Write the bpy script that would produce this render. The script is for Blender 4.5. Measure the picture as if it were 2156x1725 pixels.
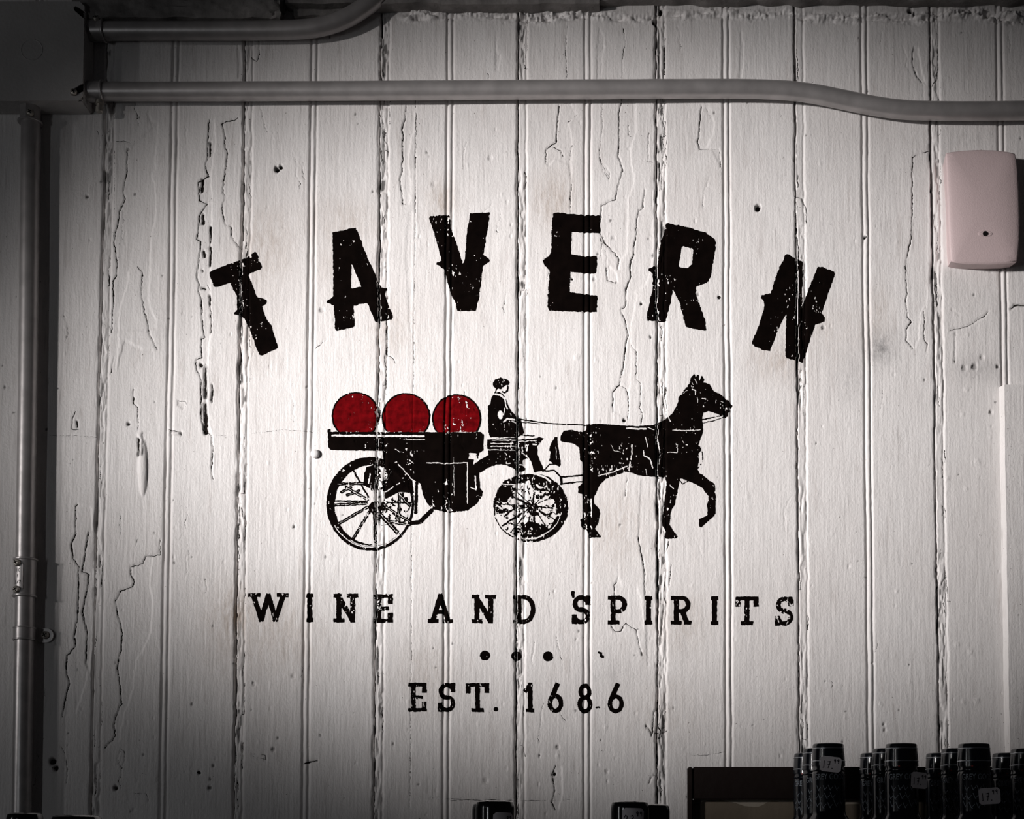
import bpy, bmesh, math, random
import numpy as np
from mathutils import Vector, Matrix

for o in list(bpy.data.objects):
    bpy.data.objects.remove(o, do_unlink=True)
scene = bpy.context.scene
COL = scene.collection
random.seed(7)

# ------------------------------------------------------------------ camera
F = 3000.0                       # focal length in pixels of the 2156 x 1725 frame
CU, CV = 1290.0, 1614.0          # principal point (shifted lens, camera low, looking slightly up)
TH = math.radians(3.3)
D = 1.44                         # distance to the wall plane (y = 0)
CZ = 1.50
cd = bpy.data.cameras.new('camera')
cam = bpy.data.objects.new('camera', cd)
COL.objects.link(cam)
cam.location = (0, -D, CZ)
cam.rotation_euler = (math.radians(90) + TH, 0, 0)
cd.sensor_width = 36.0
cd.lens = F / 2156.0 * 36.0
cd.shift_x = (1078.0 - CU) / 2156.0
cd.shift_y = (CV - 862.5) / 2156.0
cd.clip_start = 0.02
scene.camera = cam

# ------------------------------------------------------------------ view, world, lights
scene.view_settings.view_transform = 'Standard'
scene.view_settings.look = 'None'
scene.view_settings.gamma = 1.0
scene.view_settings.use_curve_mapping = False
scene.view_settings.exposure = 0.0

world = bpy.data.worlds.new('room_dimness')
scene.world = world
world.use_nodes = True
world.node_tree.nodes['Background'].inputs[0].default_value = (0.95, 0.93, 1.0, 1)
world.node_tree.nodes['Background'].inputs[1].default_value = 0.010


def aim(o, target):
    d = Vector(target) - Vector(o.location)
    o.rotation_euler = d.to_track_quat('-Z', 'Y').to_euler()


# spot lamp of the shop, up and to the left, washing over the sign
sd = bpy.data.lights.new('shop_spot', 'SPOT')
spot = bpy.data.objects.new('shop_spot', sd)
COL.objects.link(spot)
spot.location = (-2.22, -1.88, 2.03)
sd.energy = 600
sd.color = (1.0, 0.965, 0.95)
sd.spot_size = math.radians(18.3)
sd.spot_blend = 1.0
sd.shadow_soft_size = 0.10
aim(spot, (-0.026, 0.0, 1.966))

# dim unseen fill spot, added to brighten the left end of the wall
sd2 = bpy.data.lights.new('left_fill_spot', 'SPOT')
spot2 = bpy.data.objects.new('left_fill_spot', sd2)
COL.objects.link(spot2)
spot2.location = (-2.55, -1.70, 1.98)
sd2.energy = 46
sd2.color = (1.0, 0.965, 0.95)
sd2.spot_size = math.radians(11.5)
sd2.spot_blend = 1.0
sd2.shadow_soft_size = 0.10
aim(spot2, (-0.535, 0.0, 1.84))

# tall narrow window far to the left: soft daylight and the streaks on the bottles
wd = bpy.data.lights.new('window_daylight', 'AREA')
win = bpy.data.objects.new('window_daylight', wd)
COL.objects.link(win)
win.location = (-2.3, -1.15, 1.75)
wd.shape = 'RECTANGLE'
wd.size = 0.040
wd.size_y = 0.62
wd.energy = 1.5
wd.color = (0.97, 0.98, 1.0)
aim(win, (0.0, -0.1, 1.75))

# second, farther strip of window behind the camera's left shoulder
wd2 = bpy.data.lights.new('window_strip', 'AREA')
win2 = bpy.data.objects.new('window_strip', wd2)
COL.objects.link(win2)
win2.location = (-1.25, -1.75, 1.62)
wd2.shape = 'RECTANGLE'
wd2.size = 0.030
wd2.size_y = 0.42
wd2.energy = 1.05
wd2.color = (0.93, 0.97, 1.0)
aim(win2, (0.25, -0.2, 1.55))


# ------------------------------------------------------------------ helpers: mapping
def P(u, v, y=0.0):
    """point at depth y (wall plane y = 0, towards the camera negative) seen at pixel u, v"""
    a = (u - CU) / F
    b = -(v - CV) / F
    dx, dy, dz = a, math.cos(TH) - b * math.sin(TH), math.sin(TH) + b * math.cos(TH)
    t = (y + D) / dy
    return Vector((dx * t, y, CZ + dz * t))


def pix(x, z, y=0.0):
    dep = (y + D) * math.cos(TH) + (z - CZ) * math.sin(TH)
    yc = -(y + D) * math.sin(TH) + (z - CZ) * math.cos(TH)
    return CU + F * x / dep, CV - F * yc / dep


RNG = np.random.RandomState(11)
TAB = RNG.rand(256, 256)


def vn(x, y, s=0):
    """smooth value noise, -1..1"""
    x = np.asarray(x, float) + s * 17.31
    y = np.asarray(y, float) + s * 9.77
    xi = np.floor(x).astype(np.int64)
    yi = np.floor(y).astype(np.int64)
    fx = x - xi
    fy = y - yi
    fx = fx * fx * (3 - 2 * fx)
    fy = fy * fy * (3 - 2 * fy)
    a = TAB[xi & 255, yi & 255]
    b = TAB[(xi + 1) & 255, yi & 255]
    c = TAB[xi & 255, (yi + 1) & 255]
    d = TAB[(xi + 1) & 255, (yi + 1) & 255]
    return ((a * (1 - fx) + b * fx) * (1 - fy) + (c * (1 - fx) + d * fx) * fy) * 2 - 1


def sstep(a, b, x):
    t = np.clip((x - a) / (b - a), 0, 1)
    return t * t * (3 - 2 * t)


def d_seg(U, V, ax, ay, bx, by):
    dx, dy = bx - ax, by - ay
    L = dx * dx + dy * dy + 1e-9
    t = np.clip(((U - ax) * dx + (V - ay) * dy) / L, 0, 1)
    return np.hypot(U - ax - t * dx, V - ay - t * dy)


def d_line(U, V, pts):
    d = np.full(U.shape, 1e9)
    for (ax, ay), (bx, by) in zip(pts[:-1], pts[1:]):
        d = np.minimum(d, d_seg(U, V, ax, ay, bx, by))
    return d


def d_poly(U, V, pts):
    """signed distance, negative inside"""
    d = np.full(U.shape, 1e9)
    ins = np.zeros(U.shape, bool)
    n = len(pts)
    for i in range(n):
        ax, ay = pts[i]
        bx, by = pts[(i + 1) % n]
        d = np.minimum(d, d_seg(U, V, ax, ay, bx, by))
        if ay != by:
            c = ((ay > V) != (by > V)) & (U < (bx - ax) * (V - ay) / (by - ay) + ax)
            ins ^= c
    return np.where(ins, -d, d)


def d_ell(U, V, cx, cy, rx, ry):
    k = np.hypot((U - cx) / rx, (V - cy) / ry)
    return (k - 1) * min(rx, ry)


# ------------------------------------------------------------------ helpers: materials
def mat(name, color, rough=0.5, metal=0.0, spec=0.5, bump=None, mottle=None, coat=0.0):
    m = bpy.data.materials.new(name)
    m.use_nodes = True
    nt = m.node_tree
    b = nt.nodes['Principled BSDF']
    b.inputs['Base Color'].default_value = (*color, 1)
    b.inputs['Roughness'].default_value = rough
    b.inputs['Metallic'].default_value = metal
    b.inputs['Specular IOR Level'].default_value = spec
    b.inputs['Coat Weight'].default_value = coat
    tc = nt.nodes.new('ShaderNodeTexCoord')
    if mottle:
        n = nt.nodes.new('ShaderNodeTexNoise')
        n.inputs['Scale'].default_value = mottle[0]
        n.inputs['Detail'].default_value = 5
        nt.links.new(tc.outputs['Object'], n.inputs['Vector'])
        r = nt.nodes.new('ShaderNodeValToRGB')
        r.color_ramp.elements[0].position = 0.35
        r.color_ramp.elements[1].position = 0.7
        r.color_ramp.elements[0].color = (*[c * mottle[1] for c in color], 1)
        r.color_ramp.elements[1].color = (*color, 1)
        nt.links.new(n.outputs['Fac'], r.inputs['Fac'])
        nt.links.new(r.outputs['Color'], b.inputs['Base Color'])
    if bump:
        n = nt.nodes.new('ShaderNodeTexNoise')
        n.inputs['Scale'].default_value = bump[0]
        n.inputs['Detail'].default_value = 4
        nt.links.new(tc.outputs['Object'], n.inputs['Vector'])
        bp = nt.nodes.new('ShaderNodeBump')
        bp.inputs['Strength'].default_value = bump[1]
        bp.inputs['Distance'].default_value = 0.001
        nt.links.new(n.outputs['Fac'], bp.inputs['Height'])
        nt.links.new(bp.outputs['Normal'], b.inputs['Normal'])
    return m


def wall_material():
    m = bpy.data.materials.new('white_wall_paint')
    m.use_nodes = True
    nt = m.node_tree
    N, L = nt.nodes, nt.links
    b = N['Principled BSDF']
    b.inputs['Roughness'].default_value = 0.5
    b.inputs['Specular IOR Level'].default_value = 0.4
    geo = N.new('ShaderNodeNewGeometry')
    at = N.new('ShaderNodeAttribute')
    at.attribute_name = 'wear'
    sp = N.new('ShaderNodeSeparateColor')
    L.new(at.outputs['Color'], sp.inputs[0])

    def noise(scale, sx, sz, detail=4, rough=0.6, rot=0.0):
        mp = N.new('ShaderNodeMapping')
        mp.inputs['Scale'].default_value = (sx, 1, sz)
        mp.inputs['Rotation'].default_value = (0, rot, 0)
        L.new(geo.outputs['Position'], mp.inputs['Vector'])
        n = N.new('ShaderNodeTexNoise')
        n.inputs['Scale'].default_value = scale
        n.inputs['Detail'].default_value = detail
        n.inputs['Roughness'].default_value = rough
        L.new(mp.outputs[0], n.inputs['Vector'])
        return n.outputs['Fac']

    def mixc(fac, a, bb):
        x = N.new('ShaderNodeMix')
        x.data_type = 'RGBA'
        if isinstance(fac, float):
            x.inputs[0].default_value = fac
        else:
            L.new(fac, x.inputs[0])
        for sock, val in ((x.inputs[6], a), (x.inputs[7], bb)):
            if isinstance(val, tuple):
                sock.default_value = (*val, 1)
            else:
                L.new(val, sock)
        return x.outputs[2]

    def ramp(fac, p0, p1):
        r = N.new('ShaderNodeMapRange')
        r.inputs[1].default_value = p0
        r.inputs[2].default_value = p1
        L.new(fac, r.inputs[0])
        return r.outputs[0]

    base = mixc(ramp(noise(9, 1, 0.6), 0.35, 0.7), (0.70, 0.668, 0.655), (0.77, 0.745, 0.735))
    # brushed-on grime, fine specks
    base = mixc(ramp(noise(60, 1.6, 0.25, 6, 0.75, 0.35), 0.56, 0.8), base, (0.52, 0.475, 0.455))
    base = mixc(ramp(noise(380, 1.0, 0.045, 3, 0.6, 0.36), 0.60, 0.80), base, (0.47, 0.44, 0.43))
    base = mixc(ramp(noise(420, 1, 0.8, 2), 0.71, 0.76), base, (0.16, 0.14, 0.13))
    # stains (green), smudges (blue), bare old wood and some painted-in shade (red)
    st = N.new('ShaderNodeMath')
    st.operation = 'MULTIPLY'
    L.new(sp.outputs[1], st.inputs[0])
    L.new(ramp(noise(140, 1.3, 0.35, 6, 0.8, 0.3), 0.35, 0.62), st.inputs[1])
    base = mixc(st.outputs[0], base, (0.36, 0.285, 0.23))
    sm = N.new('ShaderNodeMath')
    sm.operation = 'MULTIPLY'
    L.new(sp.outputs[2], sm.inputs[0])
    L.new(ramp(noise(160, 1.0, 0.6, 6, 0.8), 0.3, 0.65), sm.inputs[1])
    base = mixc(sm.outputs[0], base, (0.26, 0.25, 0.25))
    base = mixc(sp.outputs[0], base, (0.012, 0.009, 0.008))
    L.new(base, b.inputs['Base Color'])

    # relief of the paint: vertical brush marks, orange peel, slanted strokes
    def add(a, bb, ka, kb):
        x = N.new('ShaderNodeMath')
        x.operation = 'MULTIPLY'
        x.inputs[1].default_value = kb
        L.new(bb, x.inputs[0])
        y = N.new('ShaderNodeMath')
        y.operation = 'MULTIPLY_ADD'
        y.inputs[1].default_value = ka
        L.new(a, y.inputs[0])
        L.new(x.outputs[0], y.inputs[2])
        return y.outputs[0]
    h = add(noise(240, 1.0, 0.07, 3), noise(430, 1, 0.75, 4), 0.34, 0.62)
    h = add(h, noise(300, 1.0, 0.06, 3, 0.6, 0.38), 1.0, 0.65)
    h = add(h, noise(95, 1.0, 0.5, 3), 1.0, 0.8)
    bp = N.new('ShaderNodeBump')
    bp.inputs['Strength'].default_value = 1.0
    bp.inputs['Distance'].default_value = 0.00062
    L.new(h, bp.inputs['Height'])
    L.new(bp.outputs['Normal'], b.inputs['Normal'])
    return m


M_WALL = wall_material()
M_PIPE = mat('painted_steel', (0.46, 0.435, 0.43), 0.37, 0.5, 0.5, bump=(140, 0.14), mottle=(60, 0.8))
M_BOX = mat('painted_box', (0.46, 0.44, 0.43), 0.6, 0, 0.3, bump=(300, 0.4), mottle=(22, 0.85))
M_HOLE = mat('dark_void', (0.006, 0.005, 0.005), 0.95, 0, 0.1)
M_SCREW = mat('dull_screw', (0.40, 0.37, 0.33), 0.45, 0.7, 0.5, bump=(900, 0.4))
M_BLACK = mat('black_sign_paint', (0.0042, 0.0024, 0.0020), 0.85, 0, 0.02, mottle=(90, 0.5))
M_RED = mat('red_sign_paint', (0.165, 0.0020, 0.0040), 0.8, 0, 0.02, mottle=(150, 0.42))
M_PINK = mat('pinkish_plastic', (0.60, 0.475, 0.475), 0.55, 0, 0.4, bump=(700, 0.25))
M_WOOD = mat('dark_stained_wood', (0.012, 0.007, 0.006), 0.5, 0, 0.25, bump=(120, 0.4))
M_TIMBER = mat('old_painted_timber', (0.30, 0.28, 0.27), 0.7, 0, 0.2, bump=(160, 0.9), mottle=(35, 0.45))
M_PAPER = mat('aged_parchment', (0.20, 0.165, 0.125), 0.85, 0, 0.1, bump=(220, 0.3), mottle=(18, 0.7))
M_PAPER2 = mat('pale_torn_paper', (0.33, 0.29, 0.24), 0.85, 0, 0.1, bump=(220, 0.3))
M_NAVY = mat('navy_bottle', (0.004, 0.006, 0.011), 0.16, 0, 0.5, mottle=(60, 0.7))
M_CAPBLK = mat('black_capsule', (0.003, 0.003, 0.003), 0.13, 0, 0.6, mottle=(60, 0.7))
M_SILVER = mat('silver_line', (0.45, 0.47, 0.50), 0.3, 0.9, 0.5, mottle=(300, 0.6))
M_PRINT = mat('silver_print', (0.34, 0.38, 0.43), 0.5, 0.2, 0.4, mottle=(300, 0.5))
M_REDDOT = mat('red_print', (0.45, 0.03, 0.03), 0.5, 0, 0.4, mottle=(300, 0.7))
M_TAG = mat('white_price_sticker', (0.86, 0.80, 0.82), 0.6, 0, 0.3, mottle=(160, 0.9))
M_INK = mat('dark_ink', (0.01, 0.008, 0.02), 0.6, 0, 0.2, mottle=(200, 0.6))
M_WHITEPIN = mat('white_pin', (0.75, 0.73, 0.72), 0.4, 0, 0.5, bump=(400, 0.2))


# ------------------------------------------------------------------ helpers: objects
def link(name, me, m=None, parent=None, smooth=False):
    o = bpy.data.objects.new(name, me)
    COL.objects.link(o)
    if m:
        me.materials.append(m)
    if smooth:
        me.polygons.foreach_set('use_smooth', np.ones(len(me.polygons), bool))
    if parent:
        o.parent = parent
    return o


def empty(name, loc=(0, 0, 0)):
    o = bpy.data.objects.new(name, None)
    COL.objects.link(o)
    o.location = loc
    o.empty_display_size = 0.02
    return o


def tag(o, label, cat=None, group=None, kind=None):
    o['label'] = label
    if cat:
        o['category'] = cat
    if group:
        o['group'] = group
    if kind:
        o['kind'] = kind
    return o


def bm_obj(name, bm, m, parent=None, smooth=False, origin=None):
    if origin is not None:
        bmesh.ops.translate(bm, verts=bm.verts, vec=-Vector(origin))
    bmesh.ops.recalc_face_normals(bm, faces=bm.faces)
    me = bpy.data.meshes.new(name)
    bm.to_mesh(me)
    bm.free()
    o = link(name, me, m, parent, smooth)
    if smooth:
        try:
            me.set_sharp_from_angle(angle=math.radians(40))
        except Exception:
            pass
    if origin is not None:
        o.location = origin
    return o


def np_mesh(name, verts, faces, nper):
    me = bpy.data.meshes.new(name)
    nv, nf = len(verts), len(faces)
    me.vertices.add(nv)
    me.vertices.foreach_set('co', np.ascontiguousarray(verts, np.float32).ravel())
    me.loops.add(nf * nper)
    me.loops.foreach_set('vertex_index', np.ascontiguousarray(faces, np.int32).ravel())
    me.polygons.add(nf)
    me.polygons.foreach_set('loop_start', np.arange(0, nf * nper, nper, dtype=np.int32))
    me.polygons.foreach_set('loop_total', np.full(nf, nper, np.int32))
    me.update(calc_edges=True)
    return me


def box(bm, lo, hi, bevel=0.0, seg=2):
    r = bmesh.ops.create_cube(bm, size=1)
    vs = r['verts']
    c = (Vector(lo) + Vector(hi)) / 2
    s = Vector(hi) - Vector(lo)
    for v in vs:
        v.co = Vector((v.co.x * s.x, v.co.y * s.y, v.co.z * s.z)) + c
    if bevel:
        es = list({e for v in vs for e in v.link_edges})
        bmesh.ops.bevel(bm, geom=es, offset=bevel, segments=seg, affect='EDGES')


def sweep(bm, pts, r, n=24, caps=True):
    """round tube along points; r a number or one radius per point"""
    pts = [Vector(p) for p in pts]
    rs = r if isinstance(r, (list, tuple)) else [r] * len(pts)
    rings = []
    up = Vector((0, -1, 0))
    for i, p in enumerate(pts):
        a = pts[max(i - 1, 0)]
        b = pts[min(i + 1, len(pts) - 1)]
        t = (b - a).normalized()
        x = t.cross(up)
        if x.length < 1e-4:
            x = t.cross(Vector((1, 0, 0)))
        x.normalize()
        y = x.cross(t).normalized()
        rings.append([bm.verts.new(p + (x * math.cos(q) + y * math.sin(q)) * rs[i])
                      for q in [2 * math.pi * k / n for k in range(n)]])
    for A, B in zip(rings[:-1], rings[1:]):
        for k in range(n):
            bm.faces.new((A[k], A[(k + 1) % n], B[(k + 1) % n], B[k]))
    if caps:
        bm.faces.new(rings[0])
        bm.faces.new(rings[-1][::-1])


def lathe(bm, prof, n=32, M=None):
    """profile of (radius, z) pairs, turned about z"""
    M = M or Matrix()
    rings = []
    for r, z in prof:
        if r < 1e-6:
            rings.append([bm.verts.new(M @ Vector((0, 0, z)))])
        else:
            rings.append([bm.verts.new(M @ Vector((r * math.cos(2 * math.pi * k / n), r * math.sin(2 * math.pi * k / n), z)))
                          for k in range(n)])
    for A, B in zip(rings[:-1], rings[1:]):
        for k in range(n):
            q = (k + 1) % n
            if len(A) == 1 and len(B) == 1:
                continue
            if len(A) == 1:
                bm.faces.new((A[0], B[q], B[k]))
            elif len(B) == 1:
                bm.faces.new((A[k], A[q], B[0]))
            else:
                bm.faces.new((A[k], A[q], B[q], B[k]))
    if len(rings[0]) > 1:
        bm.faces.new(rings[0][::-1])
    if len(rings[-1]) > 1:
        bm.faces.new(rings[-1])


def smooth_path(pts, step=0.006):
    """Catmull-Rom through 3D points"""
    pts = [Vector(p) for p in pts]
    out = []
    for i in range(len(pts) - 1):
        p0 = pts[max(i - 1, 0)]
        p1, p2 = pts[i], pts[i + 1]
        p3 = pts[min(i + 2, len(pts) - 1)]
        n = max(2, int((p2 - p1).length / step))
        for k in range(n):
            t = k / n
            out.append(0.5 * ((2 * p1) + (p2 - p0) * t + (2 * p0 - 5 * p1 + 4 * p2 - p3) * t * t
                              + (-p0 + 3 * p1 - 3 * p2 + p3) * t ** 3))
    out.append(pts[-1])
    return out


# ================================================================== THE PLANK WALL
# regular grid over the wall plane, height field H (metres proud of the wall plane)
x0, x1 = P(-150, 900).x, P(2310, 900).x
z1, z0 = P(1000, -90).z, P(1000, 1880).z
GX, GZ = 0.00080, 0.00140
NX, NZ = int((x1 - x0) / GX) + 1, int((z1 - z0) / GZ) + 1
xs = x0 + GX * np.arange(NX)
zs = z0 + GZ * np.arange(NZ)
X, Z = np.meshgrid(xs, zs)
U, V = pix(X, Z)
PX = 0.00049                                     # one pixel of the photograph on the wall, metres
H = np.zeros_like(X)
WEAR = np.zeros((NZ, NX, 4), np.float32)
WEAR[..., 3] = 1


def win_idx(umin, vmin, umax, vmax, mg=10):
    """index window of the grid round a rectangle given by the photograph's pixels"""
    cs = [P(umin - mg, vmin - mg), P(umax + mg, vmin - mg), P(umin - mg, vmax + mg), P(umax + mg, vmax + mg)]
    i0 = max(0, int((min(c.x for c in cs) - x0) / GX))
    i1 = min(NX, int((max(c.x for c in cs) - x0) / GX) + 2)
    j0 = max(0, int((min(c.z for c in cs) - z0) / GZ))
    j1 = min(NZ, int((max(c.z for c in cs) - z0) / GZ) + 2)
    return slice(j0, max(j1, j0 + 1)), slice(i0, max(i1, i0 + 1))


# slow waviness, brush ridges
H += 0.00035 * vn(X * 14, Z * 5, 1) + 0.00012 * vn(X * 70, Z * 18, 2)
H += 0.00004 * vn(X * 420, Z * 60, 3)

JOINTS_PX = [(222, 215), (513, 215), (801, 215), (1091, 215), (1382, 215), (1674, 215), (1960, 215)]
JOINTS = [P(u, v).x for u, v in JOINTS_PX]
pitch = (JOINTS[-1] - JOINTS[0]) / 6
JOINTS = [JOINTS[0] - pitch] + JOINTS + [JOINTS[-1] + pitch]
BEADS = [P(u, 300).x for u in (368, 660, 948, 1238, 1530, 1822, 2109)]
BEADS = [BEADS[0] - pitch] + BEADS

# flaked strips near the joints, one factor per joint (how rough its paint is)
ROUGH = [0.6, 0.7, 1.0, 0.9, 1.0, 1.3, 0.8, 0.8, 0.6]
for k, xb in enumerate(BEADS):                   # the bead run down the middle of each plank
    t = (X - xb) / PX + 0.9 * vn(X * 0, Z * 22, 20 + k) + 0.35 * vn(X * 0, Z * 160, 40 + k)
    w = np.abs(t) < 40
    tt = t[w]
    g = -0.0024 * np.exp(-((tt + 6.6) / 2.6) ** 2) - 0.0017 * np.exp(-((tt - 5.2) / 2.3) ** 2)
    g += 0.0002 * np.exp(-((tt + 1.2) / 4.0) ** 4)
    H[w] += g * (0.92 + 0.15 * vn(tt * 0, Z[w] * 35, 60 + k))
GAPS = []
for k, xj in enumerate(JOINTS):
    zz = zs
    rk = ROUGH[k]
    cen = xj + PX * (1.3 * vn(zz * 0, zz * 9, 80 + k) + rk * 1.3 * vn(zz * 0, zz * 70, 100 + k) + rk * 0.8 * vn(zz * 0, zz * 260, 110 + k))
    wid = PX * np.clip(1.05 + 1.0 * vn(zz * 0, zz * 14, 120 + k) + 0.8 * vn(zz * 0, zz * 90, 130 + k), 0.45, 4)
    GAPS.append(cen)
    t = (X - cen[:, None]) / PX
    wpx = (wid / PX)[:, None]
    w = np.abs(t) < 45
    tw = t[w]
    ww = np.broadcast_to(wpx, t.shape)[w]
    g = -0.007 * (1 - sstep(ww * 0.7, ww * 1.1 + 0.8, np.abs(tw)))
    g -= 0.0010 * sstep(-6, -1, tw) * (tw < 0)                       # eased edge left of the gap
    g -= 0.0007 * np.exp(-((tw - 9) / 9.0) ** 4) * (tw > 0)          # sunken bead strip right of it
    g -= 0.0014 * np.exp(-((tw - 17.5) / 2.0) ** 2)                  # quirk of the bead
    H[w] += g
    # broken paint along the joint
    Xw, Zw = X[w], Z[w]
    n1 = vn(Xw * 330, Zw * 55, 150 + k) + 0.5 * vn(Xw * 700, Zw * 140, 170 + k)
    band = np.exp(-((tw - 7) / 11.0) ** 4)
    patch = sstep(-0.35, 0.35, vn(tw * 0, Zw * 11, 190 + k) + 0.4 * rk)
    H[w] -= 0.0012 * band * patch * sstep(0.12, 0.22, n1)
    H[w] += 0.0006 * band * patch * sstep(0.35, 0.55, -n1)
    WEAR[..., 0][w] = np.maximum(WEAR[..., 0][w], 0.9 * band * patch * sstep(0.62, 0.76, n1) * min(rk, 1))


def jag(uu, vv, s, a=1.3):
    return uu + a * vn(uu / 6, vv / 7, s) + 0.6 * a * vn(uu / 2.3, vv / 2.7, s + 1), vv + a * vn(uu / 7, vv / 6, s + 2)


SEED = [300]


def recess(pts, depth=0.00062):
    SEED[0] += 3
    us, vs = [p[0] for p in pts], [p[1] for p in pts]
    w = win_idx(min(us), min(vs), max(us), max(vs))
    uu, vv = jag(U[w], V[w], SEED[0])
    d = d_poly(uu, vv, pts)
    H[w] -= depth * (1 - sstep(-1.0, 1.0, d))


SLITS = []


def crack(pts, depth=0.0011, half=1.0, dark=0.85):
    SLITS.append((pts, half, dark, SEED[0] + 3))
    SEED[0] += 3
    us, vs = [p[0] for p in pts], [p[1] for p in pts]
    w = win_idx(min(us), min(vs), max(us), max(vs))
    uu, vv = jag(U[w], V[w], SEED[0])
    d = d_line(uu, vv, pts)
    k = (1 - sstep(half * 0.5, half * 1.9, d)) * (0.75 + 0.35 * vn(uu / 25, vv / 25, SEED[0]))
    k = np.clip(k, 0, 1)
    H[w] -= depth * k
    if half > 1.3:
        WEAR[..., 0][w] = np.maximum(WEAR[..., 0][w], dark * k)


def lips(pts_dark, pts_light, depth=0.0006):
    """peeled strip of paint between two outlines, its cracked, shaded left edge drawn dark"""
    recess(pts_dark + pts_light[::-1], depth)
    crack(pts_dark)


def pit(u, v, r, depth, dark=0.0, el=1.0):
    w = win_idx(u - r, v - r * el, u + r, v + r * el)
    uu, vv = jag(U[w], V[w], 5, 0.35 * r ** 0.5)
    d = np.hypot(uu - u, (vv - v) / el)
    k = 1 - sstep(r * 0.55, r * 1.05, d)
    if depth < 0:
        k = k * (0.45 + 0.3 * vn(uu / 2.5, vv / 4, 6))
    H[w] -= depth * k
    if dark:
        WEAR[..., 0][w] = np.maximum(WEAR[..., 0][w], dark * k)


def blister(u, v, ru, rv, h):
    w = win_idx(u - ru, v - rv, u + ru, v + rv)
    k = np.clip(1 - ((U[w] - u) / ru) ** 2 - ((V[w] - v) / rv) ** 2, 0, 1)
    H[w] += h * np.sqrt(k)


def slot(u0, v0, u1, v1, half, dark=0.9, depth=0.0022):
    crack([(u0, v0), ((u0 + u1) / 2 + 0.6, (v0 + v1) / 2), (u1, v1)], depth, half, dark)


# ---- peeled strips and cracks, as they run on the planks
lips([(440, 252), (436, 339), (432, 345), (439, 371), (417, 385), (420, 423), (436, 429), (420, 452), (417, 490), (414, 504),
      (422, 507), (420, 533), (413, 585), (420, 600), (417, 612), (423, 629), (426, 693), (432, 709), (423, 712), (424, 752),
      (411, 758), (414, 781), (422, 796), (423, 874), (429, 909), (445, 916)],
     [(449, 252), (455, 300), (449, 330), (445, 374), (446, 490), (443, 577), (442, 635), (445, 698), (438, 735), (439, 767),
      (435, 787), (437, 810), (435, 845), (440, 897), (446, 914)], 0.0008)
for s in [(442, 299, 442, 328, 1.6), (426, 380, 425, 403, 2.4), (427, 453, 427, 471, 2.6), (443, 478, 442, 512, 1.6),
          (443, 520, 442, 560, 2.2), (429, 530, 430, 539, 2.4), (424, 607, 432, 608, 2.0), (441, 622, 440, 640, 1.7),
          (425, 568, 426, 570, 1.8), (432, 773, 432, 836, 3.2), (431, 851, 433, 912, 3.4), (422, 768, 423, 770, 2.6),
          (446, 810, 446, 846, 1.4), (442, 640, 444, 700, 1.0)]:
    slot(*s, dark=0.85)
lips([(501, 248), (468, 261), (474, 293), (474, 310), (480, 325), (474, 360), (468, 406), (474, 414), (467, 438), (474, 472),
      (487, 478), (488, 499), (497, 513), (509, 525)], [(505, 248), (507, 300), (508, 400), (510, 470), (509, 520)], 0.0005)
lips([(268, 316), (267, 362), (261, 385), (259, 400), (264, 420), (252, 443), (246, 478), (239, 507), (246, 551), (245, 580),
      (238, 591), (239, 635), (236, 678), (235, 700)],
     [(332, 259), (329, 316), (326, 333), (329, 357), (319, 365), (328, 409), (328, 455), (319, 496), (316, 542), (316, 591),
      (312, 620), (316, 649), (328, 670), (329, 693)], 0.00045)
recess([(313, 232), (319, 255), (332, 259), (318, 262), (308, 240)], 0.0004)
recess([(271, 571), (290, 561), (300, 577), (297, 620), (304, 658), (310, 675), (313, 700), (330, 736), (300, 735), (262, 716),
        (243, 790), (250, 730), (249, 675), (255, 635), (268, 606)], -0.0006)
crack([(290, 561), (300, 577), (297, 620), (304, 658), (310, 675), (313, 700), (330, 736)], 0.0009, 0.9)
crack([(239, 752), (233, 788)], 0.0009, 0.9)
crack([(245, 299), (260, 296), (272, 299), (274, 304)], 0.0008, 0.8)
crack([(241, 316), (240, 430), (238, 508)], 0.0008, 0.6, 0.4)
pit(270, 314, 5, 0.0009, 0.4, 0.6)
# torn blister, paint lump on the bead, scars of old shelves
blister(301, 985, 10, 60, 0.0030)
slot(291, 925, 292, 958, 2.4)
recess([(290, 912), (300, 912), (300, 960), (292, 960)], -0.0014)
crack([(281, 820), (281, 852), (290, 858), (291, 905)], 0.001, 1.0)
crack([(354, 902), (360, 907), (381, 909), (381, 917)], 0.0014, 1.2)
recess([(355, 907), (379, 911), (378, 917), (354, 916)], -0.0016)
crack([(105, 917), (150, 917), (205, 921)], 0.0006, 0.8, 0.35)
crack([(160, 866), (153, 880), (151, 905), (165, 905)], 0.0009, 0.9)
slot(162, 888, 162, 898, 2.0)
pit(270, 893, 4.5, 0.003, 0.9)
recess([(374, 844), (390, 846), (392, 853), (384, 862), (375, 852)], 0.0008)
crack([(374, 844), (390, 846), (392, 853), (384, 862)], 0.0009, 0.9)
crack([(446, 920), (448, 950), (445, 985), (447, 1010)], 0.0012, 1.3, 0.3)
lips([(164, 1063), (159, 1067), (159, 1123), (150, 1143), (154, 1176), (165, 1194), (165, 1252), (163, 1303), (156, 1339),
      (159, 1361), (141, 1381), (139, 1408), (145, 1440), (138, 1470), (130, 1510)],
     [(191, 1067), (194, 1110), (197, 1135), (199, 1250), (198, 1300), (196, 1350), (186, 1400), (180, 1440), (160, 1500)], 0.0006)
lips([(186, 1120), (172, 1203), (186, 1210), (184, 1235), (172, 1290), (182, 1330), (180, 1400)],
     [(200, 1120), (195, 1203), (197, 1235), (196, 1290), (193, 1330), (188, 1420)], 0.0009)
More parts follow.
